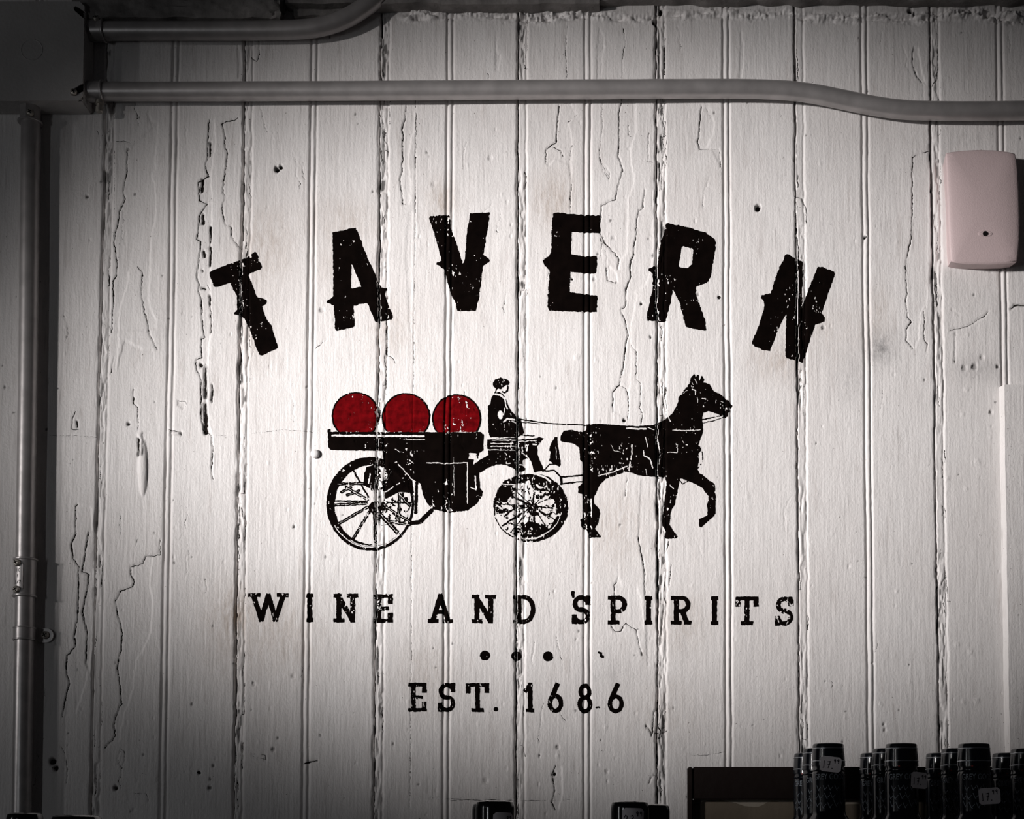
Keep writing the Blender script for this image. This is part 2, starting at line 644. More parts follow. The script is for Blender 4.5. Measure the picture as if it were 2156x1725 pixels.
lips([(337, 1136), (337, 1169), (306, 1172), (301, 1187), (275, 1194), (274, 1209), (283, 1225), (279, 1234), (254, 1245),
      (243, 1265), (248, 1296), (254, 1314), (257, 1335), (255, 1368), (246, 1408), (254, 1448), (255, 1484), (243, 1509),
      (239, 1531), (243, 1549), (221, 1575)],
     [(340, 1140), (330, 1171), (322, 1172), (315, 1227), (322, 1267), (317, 1332), (311, 1346), (301, 1368), (286, 1390),
      (283, 1419), (280, 1450), (262, 1500), (250, 1560)], 0.0005)
lips([(855, 222), (851, 254), (846, 269), (849, 283), (847, 321), (848, 330), (846, 363), (841, 378), (844, 393), (848, 432)],
     [(872, 222), (873, 265), (866, 293), (860, 330), (864, 385), (862, 432)], 0.0005)
recess([(862, 447), (857, 478), (855, 560), (862, 700), (866, 700), (868, 447)], 0.0003)
crack([(875, 208), (875, 330), (874, 447)], 0.0007, 0.9, 0.5)
crack([(874, 447), (872, 640), (869, 900), (866, 1180), (866, 1330), (864, 1560), (863, 1700)], 0.0007, 0.7, 0.4)
lips([(1177, 223), (1171, 299), (1149, 315), (1149, 343), (1155, 347), (1167, 335)],
     [(1199, 211), (1213, 239), (1197, 259), (1205, 295), (1203, 383), (1196, 345)], 0.0005)
crack([(1165, 310), (1180, 318), (1184, 330)], 0.0008, 0.9)
crack([(1203, 388), (1201, 420), (1200, 448)], 0.001, 1.1, 0.6)
lips([(1309, 207), (1303, 239), (1303, 311), (1301, 327), (1311, 355), (1295, 419), (1267, 433), (1265, 459), (1263, 490),
      (1275, 514), (1289, 528), (1303, 545), (1301, 567)],
     [(1339, 211), (1339, 275), (1327, 319), (1335, 383), (1323, 419), (1321, 479), (1320, 531), (1308, 548), (1303, 570)], 0.0005)
lips([(1276, 565), (1279, 590), (1293, 596)], [(1284, 560), (1299, 580), (1300, 594)], 0.0006)
lips([(1357, 399), (1353, 439), (1345, 443), (1340, 470), (1340, 497), (1334, 519), (1335, 536), (1329, 548), (1327, 558),
      (1328, 582), (1324, 594), (1318, 606), (1318, 643), (1308, 653), (1317, 677), (1322, 706), (1317, 726), (1313, 769),
      (1304, 809), (1291, 825), (1290, 866)],
     [(1375, 400), (1374, 560), (1360, 600), (1336, 614), (1341, 622), (1330, 680), (1328, 727), (1330, 769), (1323, 838), (1322, 884)], 0.0004)
crack([(1328, 727), (1339, 740), (1340, 799), (1349, 809), (1347, 856), (1352, 874), (1351, 892)], 0.0009, 0.9)
crack([(1304, 813), (1316, 817), (1323, 838), (1322, 884)], 0.0009, 0.9)
crack([(1270, 205), (1267, 240), (1270, 265), (1264, 300), (1262, 330), (1276, 365), (1283, 372)], 0.0007, 0.8, 0.4)
crack([(1343, 1130), (1354, 1186), (1357, 1209), (1356, 1232), (1359, 1253)], 0.001, 1.0)
recess([(1350, 1010), (1343, 1130), (1354, 1186), (1357, 1253), (1362, 1400), (1380, 1400), (1379, 1010)], 0.0005)
crack([(1302, 1217), (1294, 1232), (1294, 1257)], 0.001, 1.0)
recess([(1302, 1217), (1294, 1240), (1287, 1318), (1294, 1330), (1308, 1329), (1316, 1313), (1327, 1320), (1355, 1325), (1350, 1260),
        (1340, 1238), (1310, 1236)], 0.0004)
crack([(1287, 1318), (1294, 1330), (1308, 1329), (1316, 1313), (1327, 1320), (1339, 1325), (1343, 1348), (1352, 1380)], 0.001, 1.0)
crack([(1408, 1140), (1402, 1165), (1398, 1205)], 0.0007, 0.8, 0.4)
crack([(1413, 1188), (1409, 1233)], 0.0009, 0.9, 0.5)
crack([(1320, 1002), (1317, 1045)], 0.0009, 1.0, 0.6)
lips([(1476, 225), (1472, 287), (1468, 295), (1472, 313), (1514, 315), (1518, 351)],
     [(1497, 228), (1498, 239), (1504, 259), (1500, 285), (1488, 311), (1500, 318)], 0.0005)
lips([(1955, 318), (1921, 331), (1921, 431), (1919, 503), (1912, 528), (1906, 561), (1910, 618), (1908, 629), (1910, 667),
      (1919, 678), (1909, 693), (1908, 716), (1922, 735)],
     [(1956, 325), (1955, 431), (1953, 560), (1951, 640), (1937, 658), (1934, 716), (1926, 735)], 0.00045)
crack([(1946, 655), (1945, 715), (1952, 725), (1950, 742)], 0.0009, 0.9)
recess([(1672, 413), (1687, 417), (1697, 439), (1697, 471), (1680, 482), (1672, 440)], -0.0007)
crack([(1672, 413), (1687, 417), (1697, 439), (1697, 471)], 0.001, 1.0)
crack([(1674, 445), (1676, 470), (1681, 520), (1682, 550)], 0.0012, 1.1)
lips([(1924, 100), (1921, 120), (1922, 140), (1930, 160), (1942, 174)], [(1932, 100), (1938, 130), (1945, 165), (1950, 176)], 0.0007)
crack([(1968, 30), (1974, 80), (1976, 140), (1973, 165), (1962, 182)], 0.001, 1.0, 0.5)
crack([(2000, 697), (2040, 686), (2052, 677), (2070, 668), (2082, 656)], 0.001, 1.0, 0.5)
crack([(2012, 700), (2010, 730), (2010, 765)], 0.0009, 1.6, 0.2)
crack([(2002, 652), (2022, 664)], 0.0005, 1.2, 0.0)
crack([(2128, 650), (2136, 643), (2156, 643), (2170, 640)], 0.0016, 2.0, 0.6)  # a shadow mark, painted in as a wide dark crack
crack([(662, 735), (690, 713)], 0.0007, 0.8, 0.5)
crack([(1015, 447), (1035, 432)], 0.0006, 0.7, 0.6)
crack([(1167, 1125), (1156, 1145)], 0.0006, 0.7, 0.5)
crack([(810, 744), (826, 754), (832, 765)], 0.0008, 0.9, 0.4)
crack([(440, 915), (475, 918), (600, 905), (660, 910)], 0.0003, 0.8, 0.12)
crack([(1080, 1685), (950, 1686)], 0.0006, 1.0, 0.25)
crack([(1455, 1592), (1490, 1590), (1527, 1583)], 0.0006, 0.9, 0.35)
crack([(905, 1680), (960, 1683), (1090, 1687), (1200, 1685)], 0.0006, 1.0, 0.25)
crack([(1180, 1505), (1192, 1520)], 0.0008, 0.9, 0.3)
crack([(530, 1592), (560, 1600), (558, 1590), (528, 1588)], 0.0007, 0.9, 0.4)
crack([(640, 1608), (668, 1602)], 0.0016, 1.8, 0.5)
crack([(284, 1671), (309, 1672), (312, 1688)], 0.0008, 0.9, 0.5)
crack([(248, 1600), (256, 1620), (262, 1600), (262, 1582), (254, 1578), (248, 1600)], 0.0006, 0.7, 0.3)
crack([(128, 1572), (137, 1590), (142, 1620), (140, 1650)], 0.0008, 0.8, 0.4)
lips([(1170, 1613), (1163, 1630), (1168, 1665), (1162, 1690), (1168, 1705)], [(1182, 1612), (1184, 1640), (1184, 1672), (1176, 1705)], 0.0007)
crack([(1360, 1528), (1372, 1544), (1392, 1545), (1403, 1540)], 0.002, 1.5, 0.3)
crack([(1372, 1550), (1378, 1500), (1386, 1490)], 0.0014, 1.2, 0.4)
crack([(1366, 1650), (1376, 1632), (1390, 1640), (1392, 1690)], 0.0014, 1.2, 0.4)
crack([(1215, 240), (1195, 258)], 0.0006, 0.8, 0.2)
crack([(1325, 262), (1322, 285), (1328, 287)], 0.0009, 1.0, 0.5)
crack([(1262, 330), (1270, 360), (1282, 378), (1284, 365), (1272, 345)], 0.0006, 0.8, 0.3)
crack([(1366, 280), (1364, 340), (1374, 341)], 0.0009, 0.9, 0.5)
crack([(1396, 205), (1396, 330), (1392, 400)], 0.0008, 0.8, 0.4)
crack([(1195, 55), (1190, 100), (1194, 165)], 0.0007, 0.9, 0.3)
crack([(1312, 60), (1316, 90), (1310, 130), (1312, 165)], 0.0007, 0.9, 0.4)
recess([(1262, 55), (1272, 80), (1266, 165), (1256, 165), (1258, 100)], 0.0004)
recess([(1560, 60), (1566, 95), (1563, 165), (1556, 165)], 0.0005)
recess([(1044, 55), (1046, 110), (1054, 115), (1048, 150), (1043, 150), (1042, 100)], 0.0005)
recess([(500, 92), (508, 120), (512, 165), (500, 165)], 0.0007)
crack([(545, 80), (547, 110), (540, 130), (528, 120)], 0.001, 1.2, 0.4)
# lumpy line of filler along the top
w = win_idx(830, 10, 2310, 60, 16)
uu, vv = U[w], V[w]
line = 34 + 7 * vn(uu / 60, uu * 0, 70) + 3 * vn(uu / 22, uu * 0, 71)
amp = 0.5 + 0.5 * sstep(-0.2, 0.5, vn(uu / 90, uu * 0, 72) + 0.45 * sstep(1450, 1600, uu))
lum = 0.8 * vn(uu / 16 + vv / 11, vv / 4.2, 73) + 0.8 * vn(uu / 26, vv / 7, 74) + 0.45 * vn(uu / 4, vv / 3, 75)
H[w] += 0.0062 * amp * np.exp(-((vv - line) / (7 + 4 * amp)) ** 2) * lum * sstep(835, 870, uu)
H[w] += 0.0010 * (1 - sstep(line - 4, line, vv)) * sstep(835, 870, uu)
# holes, nails, dents
for (u, v, r, dp, dk) in [(583, 357, 6.5, .006, 1), (591, 352, 5, .004, 1), (1596, 438, 7.5, .006, 1), (1822, 499, 3.6, .005, 1),
                          (183, 414, 4, .002, .7), (1733, 690, 5, .0015, .6), (677, 653, 6, .0012, .3), (1215, 752, 7, -.0012, 0),
                          (1256, 760, 5, -.0008, 0), (619, 1110, 4, .002, .6), (2036, 705, 5, -.0009, 0), (2068, 752, 6, .0012, .2),
                          (2035, 820, 6, -.0012, 0), (2052, 772, 8, .0018, .5), (2030, 775, 7, .0012, .3), (2101, 772, 5, .002, .7),
                          (2087, 868, 5, .002, .3), (2027, 873, 5, -.001, 0), (2057, 974, 8, -.001, 0), (2033, 1030, 6, -.001, 0),
                          (1995, 1009, 5, -.0009, 0), (2015, 1358, 6, -.0012, 0), (2043, 1373, 6, -.0012, 0), (2028, 1478, 6, -.001, 0),
                          (2056, 1476, 8, -.001, 0), (1854, 1484, 5, -.001, 0), (1862, 1525, 4, .0016, .3), (1863, 1538, 4, .0016, .3),
                          (1888, 1246, 4, -.0012, 0), (1032, 333, 6, .0009, .1), (912, 388, 6, .0006, .1), (1166, 1245, 3, .0012, .2),
                          (419, 1628, 4, .002, .8), (449, 1613, 4, .0016, .6), (441, 1660, 5, .002, .7), (243, 1660, 6, .003, .9),
                          (110, 1604, 9, .003, .95), (117, 1618, 7, .003, .9), (575, 1578, 5, .0018, .5), (1314, 885, 4.5, .002, .8),
                          (1266, 886, 3.5, .001, .3), (1292, 500, 5, .0008, .2), (1366, 502, 3, .001, .4), (1204, 588, 3.4, .002, .9),
                          (1250, 588, 4.5, .001, .5), (1174, 1574, 5, .0015, .4), (1174, 1592, 5, -.001, 0), (1276, 1532, 5, -.001, 0),
                          (1278, 1625, 5, .0012, .2), (1022, 1644, 7, .001, .1), (1168, 1630, 4, .003, .9), (1136, 1592, 3, .002, .5),
                          (1391, 24, 5, .004, .9), (1378, 48, 5, .003, .8), (1916, 24, 6, .005, .95), (1924, 30, 4, .004, .9),
                          (617, 1424, 5, .001, .2), (534, 1440, 5, .001, .2), (1370, 710, 3, .002, .7), (1350, 640, 3.5, .002, .9),
                          (1514, 626, 3.5, .0016, .8), (1470, 620, 4, .001, .5), (1622, 1660, 4, .001, .3)]:
    pit(u, v, r, dp, dk)
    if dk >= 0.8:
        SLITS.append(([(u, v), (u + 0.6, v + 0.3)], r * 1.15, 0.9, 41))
rng = np.random.RandomState(5)
for i in range(1500):                            # drips, grit and dents under the paint
    u, v = rng.uniform(-140, 2300), rng.uniform(0, 1800)
    low = v > 1480 or (u > 1980 and v > 600)
    if not low and rng.rand() > 0.42:
        continue
    r = rng.uniform(1.4, 3.4)
    if rng.rand() < 0.55:
        pit(u, v, r, rng.uniform(.0003, .0009), 0.7 * (rng.rand() < 0.35), rng.uniform(.7, 1.6))
    else:
        pit(u, v, r * 1.2, -rng.uniform(.00015, .0006), 0, rng.uniform(.6, 2.2))
for i in range(70):                              # random fine cracks running with the grain
    u, v = rng.uniform(-100, 2250), rng.uniform(40, 1650)
    n = rng.randint(3, 8)
    pts = [(u, v)]
    for k in range(n):
        pts.append((pts[-1][0] + rng.normal(0, 3.5), pts[-1][1] + rng.uniform(5, 16)))
    crack(pts, 0.0005, 0.7, rng.uniform(0.05, 0.35))


for k, xj in enumerate(JOINTS[1:-1]):
    rk = ROUGH[k + 1]
    for i in range(int(22 * rk)):
        v = rng.uniform(20, 1700)
        tu = rng.choice([2.5, 5, 9, 14, 17, 19]) + rng.normal(0, 1.0)
        pts = []
        vv_ = v
        for q in range(rng.randint(3, 9)):
            z_ = P(1078, vv_).z
            u_, _ = pix(xj + tu * PX, z_)
            pts.append((u_ + rng.normal(0, 1.1), vv_))
            vv_ += rng.uniform(5, 15)
        if rng.rand() < 0.5:
            pts.append((pts[-1][0] + rng.uniform(-7, 7), pts[-1][1] + rng.uniform(0, 2)))
        crack(pts, 0.0007, rng.uniform(0.6, 1.1), rng.uniform(0.3, 0.9))


def stain(u, v, ru, rv, s, ch):
    w = win_idx(u - 2 * ru, v - 2 * rv, u + 2 * ru, v + 2 * rv)
    k = s * np.exp(-((U[w] - u) / ru) ** 2 - ((V[w] - v) / rv) ** 2)
    WEAR[..., ch][w] = np.clip(WEAR[..., ch][w] + 1.3 * k, 0, 1)


for s in [(1165, 420, 45, 60, .5, 1), (930, 425, 30, 45, .55, 1), (735, 465, 60, 50, .35, 1), (560, 520, 60, 90, .4, 1),
          (820, 690, 50, 60, .35, 1), (540, 720, 50, 60, .3, 1), (1640, 760, 60, 40, .4, 1), (1850, 660, 25, 60, .35, 1),
          (1300, 1110, 70, 90, .35, 1), (1440, 1310, 60, 60, .35, 1), (600, 1340, 80, 90, .4, 1), (1400, 1500, 80, 80, .25, 1),
          (900, 1420, 60, 80, .3, 1), (470, 1320, 60, 110, .35, 1), (700, 560, 40, 60, .25, 1), (1740, 690, 70, 60, .2, 1),
          (1855, 735, 28, 36, .75, 2), (1790, 790, 28, 60, .3, 2), (1752, 560, 90, 90, .12, 2), (340, 690, 40, 60, .2, 2),
          (1030, 560, 80, 60, .12, 1), (1290, 1420, 60, 40, .25, 2), (500, 1290, 26, 40, .45, 1), (1205, 640, 60, 40, .18, 1),
          (2060, 775, 50, 24, .35, 2)]:
    stain(*s)

# structure: the backing board, its planks are children
bm = bmesh.new()
box(bm, (x0 - 0.01, 0.0075, z0 - 0.2), (x1 + 0.01, 0.03, z1 + 0.12))
wall = bm_obj('wall_back', bm, M_HOLE)
tag(wall, 'white painted plank wall with beaded vertical boards and cracked paint', kind='structure')

edges = [0]
for xj in JOINTS:
    i = int(round((xj - x0) / GX))
    if 6 < i < NX - 6:
        edges.append(i)
edges.append(NX - 1)
for a, b in zip(edges[:-1], edges[1:]):
    n = b - a + 1
    co = np.stack([X[:, a:b + 1], -H[:, a:b + 1], Z[:, a:b + 1]], -1).reshape(-1, 3)
    idx = np.arange(NZ * n).reshape(NZ, n)
    q = np.stack([idx[:-1, :-1], idx[:-1, 1:], idx[1:, 1:], idx[1:, :-1]], -1).reshape(-1, 4)
    me = np_mesh('plank', co, q, 4)
    at = me.color_attributes.new('wear', 'FLOAT_COLOR', 'POINT')
    at.data.foreach_set('color', np.ascontiguousarray(WEAR[:, a:b + 1], np.float32).ravel())
    link('plank', me, M_WALL, wall, True)


def surf(x, z):
    """height of the plank surface (bilinear)"""
    fx = np.clip((np.asarray(x) - x0) / GX, 0, NX - 1.001)
    fz = np.clip((np.asarray(z) - z0) / GZ, 0, NZ - 1.001)
    i, j = fx.astype(int), fz.astype(int)
    a, b = fx - i, fz - j
    return (H[j, i] * (1 - a) + H[j, i + 1] * a) * (1 - b) + (H[j + 1, i] * (1 - a) + H[j + 1, i + 1] * a) * b


bm = bmesh.new()
box(bm, (-2.0, -3.2, -0.05), (2.0, 0.03, 0.0))
o = bm_obj('floor', bm, M_WOOD)
tag(o, 'dark wooden shop floor far below the sign', kind='structure')

# ================================================================== THE PAINTED SIGN
sign = empty('painted_sign', P(1090, 1500))
tag(sign, 'black tavern sign with a horse and cart painted on the white plank wall', 'sign')
SIGN_LOC = np.array(sign.location)
# how well the paint took: poor in the grooves and on the broken joints
_g = np.gradient(H, axis=1)
STEEP = np.clip(np.abs(_g) / GX, 0, 4)
STEEP = (STEEP + np.roll(STEEP, 1, 1) + np.roll(STEEP, -1, 1)) / 3


def steep_at(x, z):
    fx = np.clip(((np.asarray(x) - x0) / GX).astype(int), 0, NX - 1)
    fz = np.clip(((np.asarray(z) - z0) / GZ).astype(int), 0, NZ - 1)
    return STEEP[fz, fx]


def film(sdf, rect, step=1.0, scuff=0.5, rough=1.0, lift=0.00022, seed=0):
    """paint film on the planks wherever sdf(u, v) < 0, with ragged edges and worn spots"""
    ua, va, ub, vb = rect
    nu, nv = int((ub - ua) / step) + 1, int((vb - va) / step) + 1
    gu, gv = np.meshgrid(ua + step * np.arange(nu), va + step * np.arange(nv))
    a = (gu - CU) / F
    b = -(gv - CV) / F
    t = D / (math.cos(TH) - b * math.sin(TH))
    gx, gz = a * t, CZ + (math.sin(TH) + b * math.cos(TH)) * t
    wu = gu + rough * (0.9 * vn(gu / 5, gv / 5, seed + 1) + 0.6 * vn(gu / 2.2, gv / 2.2, seed + 2))
    wv = gv + rough * (0.9 * vn(gu / 5, gv / 5, seed + 3) + 0.6 * vn(gu / 2.2, gv / 2.2, seed + 4))
    f = sdf(wu, wv)
    st = steep_at(gx, gz)
    n = 0.55 * vn(gu / 3.0, gv / 7.0, seed + 5) + 0.6 * vn(gu / 1.7, gv / 2.6, seed + 6)
    big = vn(gu / 28, gv / 40, seed + 7)
    worn = n + 0.35 * big + 0.20 * np.clip(st, 0, 1.6) - (1.06 - 0.5 * scuff)
    f = np.maximum(f, worn * 3.0)
    ins = f < 0
    gid = np.full(f.shape, -1, np.int64)
    gid[ins] = np.arange(ins.sum())
    vu, vvv = [gu[ins]], [gv[ins]]
    cnt = int(ins.sum())

    def cross(A, B):
        nonlocal cnt
        fa, fb = f[A], f[B]
        m_ = (fa < 0) != (fb < 0)
        ids = np.full(fa.shape, -1, np.int64)
        k = int(m_.sum())
        ids[m_] = cnt + np.arange(k)
        cnt += k
        tt = fa[m_] / (fa[m_] - fb[m_])
        vu.append(gu[A][m_] + tt * (gu[B][m_] - gu[A][m_]))
        vvv.append(gv[A][m_] + tt * (gv[B][m_] - gv[A][m_]))
        return ids
    s = slice
    hE = cross((s(None), s(None, -1)), (s(None), s(1, None)))
    vE = cross((s(None, -1), s(None)), (s(1, None), s(None)))
    dE = cross((s(None, -1), s(None, -1)), (s(1, None), s(1, None)))
    tris = []

    def tri(i0, i1, i2, e01, e12, e20):
        a0, a1, a2 = i0 >= 0, i1 >= 0, i2 >= 0
        c = a0.astype(int) + a1 + a2
        k = c == 3
        tris.append(np.stack([i0[k], i1[k], i2[k]], -1))
        for (p, q, r, ep, eq, er, sel) in ((i0, i1, i2, e01, e12, e20, a0 & ~a1 & ~a2), (i1, i2, i0, e12, e20, e01, a1 & ~a2 & ~a0),
                                           (i2, i0, i1, e20, e01, e12, a2 & ~a0 & ~a1)):
            tris.append(np.stack([p[sel], ep[sel], er[sel]], -1))
        for (p, q, r, ep, eq, er, sel) in ((i0, i1, i2, e01, e12, e20, a0 & a1 & ~a2), (i1, i2, i0, e12, e20, e01, a1 & a2 & ~a0),
                                           (i2, i0, i1, e20, e01, e12, a2 & a0 & ~a1)):
            tris.append(np.stack([p[sel], q[sel], eq[sel]], -1))
            tris.append(np.stack([p[sel], eq[sel], er[sel]], -1))
    g00, g01, g10, g11 = gid[:-1, :-1], gid[:-1, 1:], gid[1:, :-1], gid[1:, 1:]
    # lower triangle 00-10-11, upper triangle 00-11-01
    tri(g00, g10, g11, vE[:, :-1], hE[1:, :], dE)
    tri(g00, g11, g01, dE, vE[:, 1:], hE[:-1, :])
    T = np.concatenate(tris)
    pu, pv = np.concatenate(vu), np.concatenate(vvv)
    a = (pu - CU) / F
    b = -(pv - CV) / F
    t = D / (math.cos(TH) - b * math.sin(TH))
    x, z = a * t, CZ + (math.sin(TH) + b * math.cos(TH)) * t
    y = -(surf(x, z) + lift)
    return np.stack([x, y, z], -1), T


def paint(name, sdf, rect, m, label=None, step=1.0, scuff=0.5, rough=1.0, lift=0.00022, seed=0, parent=None):
    co, T = film(sdf, rect, step, scuff, rough, lift, seed)
    org = np.array([co[:, 0].mean(), 0, co[:, 2].min()])
    me = np_mesh(name, co - org, T, 3)
    o = link(name, me, m, parent or sign, True)
    base = (SIGN_LOC if parent is None else SIGN_LOC + np.array(parent.location))
    o.location = org - base
    if label:
        o['label'] = label
    return o


# dark film on cracks, holes and peeled edges: bare wood and painted-in shade
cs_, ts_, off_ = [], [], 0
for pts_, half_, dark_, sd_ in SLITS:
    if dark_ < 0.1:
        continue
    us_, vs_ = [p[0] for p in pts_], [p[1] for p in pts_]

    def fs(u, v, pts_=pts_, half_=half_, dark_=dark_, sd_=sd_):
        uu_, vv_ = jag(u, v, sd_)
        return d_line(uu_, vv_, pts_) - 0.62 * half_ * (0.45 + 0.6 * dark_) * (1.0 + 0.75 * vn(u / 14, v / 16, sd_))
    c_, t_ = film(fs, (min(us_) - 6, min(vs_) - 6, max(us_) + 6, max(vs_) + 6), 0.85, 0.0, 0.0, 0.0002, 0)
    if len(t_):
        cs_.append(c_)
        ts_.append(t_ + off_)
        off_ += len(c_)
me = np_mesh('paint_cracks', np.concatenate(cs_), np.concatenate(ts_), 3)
o = link('paint_cracks', me, mat('dark_wood_and_shade', (0.020, 0.016, 0.014), 0.9, 0, 0.05, mottle=(200, 0.5)), wall)
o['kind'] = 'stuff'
o['label'] = 'thin dark cracks in the white paint with their shade painted in'


def zoom(pts, ox, oy, s):
    return [(ox + a * s, oy + b * s) for a, b in pts]


def bounds(pts, mg=8):
    us, vs = [p[0] for p in pts], [p[1] for p in pts]
    return (min(us) - mg, min(vs) - mg, max(us) + mg, max(vs) + mg)


SC = 460 / 2156.0
big = {
    'T': (zoom([(190, 712), (560, 570), (640, 515), (655, 520), (712, 665), (700, 690), (575, 740), (640, 900), (665, 965), (740, 985),
                (762, 995), (755, 1030), (715, 1055), (740, 1150), (800, 1240), (870, 1460), (865, 1475), (710, 1540), (680, 1535),
                (655, 1470), (600, 1310), (540, 1180), (495, 1145), (430, 1135), (435, 1110), (460, 1095), (465, 1060), (465, 960),
                (415, 870), (395, 825), (255, 872), (235, 855), (190, 745)], 400, 420, SC), None),
    'A': (zoom([(1405, 325), (1630, 275), (1640, 290), (1760, 590), (1870, 830), (1895, 870), (1940, 870), (1945, 890), (1920, 930),
                (1950, 1020), (2005, 1160), (1990, 1185), (1840, 1215), (1825, 1200), (1755, 1040), (1740, 1020), (1615, 1055),
                (1625, 1250), (1610, 1265), (1445, 1300), (1430, 1285), (1420, 1050), (1345, 1020), (1350, 1000), (1415, 960)], 400, 420, SC),
          zoom([(1590, 640), (1605, 650), (1690, 860), (1590, 880)], 400, 420, SC)),
    'V': (zoom([(200, 180), (215, 165), (390, 148), (412, 165), (415, 270), (470, 420), (540, 640), (555, 560), (580, 300), (605, 135),
                (800, 125), (802, 150), (775, 330), (740, 545), (805, 600), (800, 610), (735, 655), (725, 740), (700, 960), (665, 1100),
                (480, 1105), (470, 1030), (420, 940), (380, 800), (350, 690), (270, 640), (275, 620), (325, 605), (290, 470), (240, 300)],
               860, 420, SC), None),
    'E': (zoom([(1425, 140), (1470, 125), (1600, 145), (1890, 160), (1890, 330), (1870, 335), (1610, 325), (1605, 540), (1720, 560),
                (1860, 560), (1860, 640), (1850, 735), (1760, 735), (1600, 715), (1590, 915), (1720, 930), (1865, 950), (1860, 1115),
                (1780, 1115), (1385, 1100), (1368, 1050), (1390, 700), (1330, 640), (1322, 605), (1385, 555), (1405, 530), (1410, 320)],
               860, 420, SC), None),
    'R': (zoom([(385, 230), (600, 275), (770, 325), (850, 375), (875, 400), (870, 520), (840, 680), (825, 770), (785, 830), (680, 865),
                (680, 940), (720, 1050), (775, 1200), (785, 1290), (765, 1300), (590, 1265), (575, 1240), (520, 1030), (455, 890),
                (440, 970), (405, 1120), (385, 1200), (365, 1212), (200, 1200), (190, 1160), (250, 880), (255, 735), (208, 700),
                (208, 680), (300, 650), (330, 410), (355, 360)], 1320, 420, SC),
          zoom([(540, 475), (560, 465), (640, 480), (655, 500), (640, 640), (590, 680), (540, 675), (510, 660)], 1320, 420, SC)),
    'N': (zoom([(1560, 550), (1580, 535), (1640, 570), (1735, 610), (1730, 1040), (1850, 740), (1880, 665), (1935, 670), (2045, 715),
                (2050, 740), (1960, 1010), (1920, 1120), (1955, 1170), (1950, 1205), (1860, 1240), (1790, 1430), (1770, 1520),
                (1730, 1615), (1690, 1600), (1570, 1570), (1560, 1545), (1570, 1130), (1500, 1270), (1410, 1500), (1340, 1490),
                (1240, 1440), (1230, 1400), (1300, 1250), (1355, 1050), (1350, 1010), (1320, 970), (1325, 945), (1420, 925),
                (1475, 740)], 1320, 420, SC), None),
}
ordn = {'T': 'first', 'A': 'second', 'V': 'third', 'E': 'fourth', 'R': 'fifth', 'N': 'last'}
for i, (ch, (outer, hole)) in enumerate(big.items()):
    def f(u, v, outer=outer, hole=hole):
        d = d_poly(u, v, outer) + 0.3
        if hole:
            d = np.maximum(d, -d_poly(u, v, hole))
        return d
    paint('letter', f, bounds(outer), M_BLACK, 'large black letter %s, %s of the arched word' % (ch, ordn[ch]), step=1.15, scuff=0.5, seed=400 + 10 * i)


# ---- the slab-serif lines
def glyph(ch):
    """strokes in a unit box, y down: ('l', points) lines, ('e', cx, cy, rx, ry, a0, a1) arcs in degrees"""
    k = 0.075
    G = {
        'W': [('l', [(.10, .06), (.31, .93)]), ('l', [(.31, .93), (.50, .08)]), ('l', [(.50, .08), (.69, .93)]), ('l', [(.69, .93), (.90, .06)]),
              ('s', 0.0, .25, .06), ('s', .77, 1.0, .06)],
        'I': [('l', [(.5, .05), (.5, .95)]), ('s', .0, 1.0, .06), ('s', 0.0, 1.0, .94)],
        'N': [('l', [(.18, .05), (.18, .95)]), ('l', [(.14, .06), (.80, .93)]), ('l', [(.82, .06), (.82, .95)]),
              ('s', 0.0, .2, .06), ('s', 0.0, .36, .94), ('s', .62, 1.0, .06)],
        'E': [('l', [(.28, .05), (.28, .95)]), ('s', .05, .98, .06), ('s', .05, .98, .94), ('s', .28, .76, .5),
              ('l', [(.94, .06), (.94, .28)]), ('l', [(.94, .94), (.94, .72)])],
        'A': [('l', [(.50, .04), (.16, .93)]), ('l', [(.50, .04), (.84, .93)]), ('s', .27, .73, .62), ('s', 0.0, .34, .94), ('s', .66, 1.0, .94)],
        'D': [('l', [(.22, .05), (.22, .95)]), ('s', 0.0, .5, .06), ('s', 0.0, .5, .94), ('e', .46, .5, .48, .44, -90, 90)],
        'S': [('e', .50, .285, .38, .225, -30, -270), ('e', .50, .715, .40, .225, -90, 155), ('l', [(.90, .05), (.90, .26)]), ('l', [(.08, .74), (.08, .95)])],
        'P': [('l', [(.24, .05), (.24, .95)]), ('s', 0.0, .60, .06), ('s', 0.0, .55, .94), ('e', .60, .30, .36, .24, -90, 90), ('s', .24, .60, .54)],
        'R': [('l', [(.24, .05), (.24, .95)]), ('s', 0.0, .60, .06), ('s', 0.0, .46, .94), ('e', .58, .29, .32, .23, -90, 90), ('s', .24, .60, .52),
              ('l', [(.58, .52), (.82, .92)]), ('s', .74, 1.0, .94)],
        'T': [('l', [(.5, .05), (.5, .95)]), ('s', 0.0, 1.0, .06), ('s', .26, .74, .94), ('l', [(.04, .06), (.04, .29)]), ('l', [(.96, .06), (.96, .29)])],
        '1': [('l', [(.66, .03), (.66, .95)]), ('l', [(.66, .06), (.05, .24)]), ('s', .25, 1.0, .94)],
        '6': [('e', .5, .69, .40, .26, 0, 360), ('l', [(.62, .03), (.16, .56)])],
        '8': [('e', .5, .27, .34, .21, 0, 360), ('e', .5, .72, .41, .24, 0, 360)],
    }
    return G[ch]


def d_bar(u, v, a, b, hw, ext):
    dx, dy = b[0] - a[0], b[1] - a[1]
    Ln = math.hypot(dx, dy) + 1e-9
    dx, dy = dx / Ln, dy / Ln
    t = (u - (a[0] + b[0]) / 2) * dx + (v - (a[1] + b[1]) / 2) * dy
    n = -(u - (a[0] + b[0]) / 2) * dy + (v - (a[1] + b[1]) / 2) * dx
    return np.maximum(np.abs(t) - Ln / 2 - ext, np.abs(n) - hw)


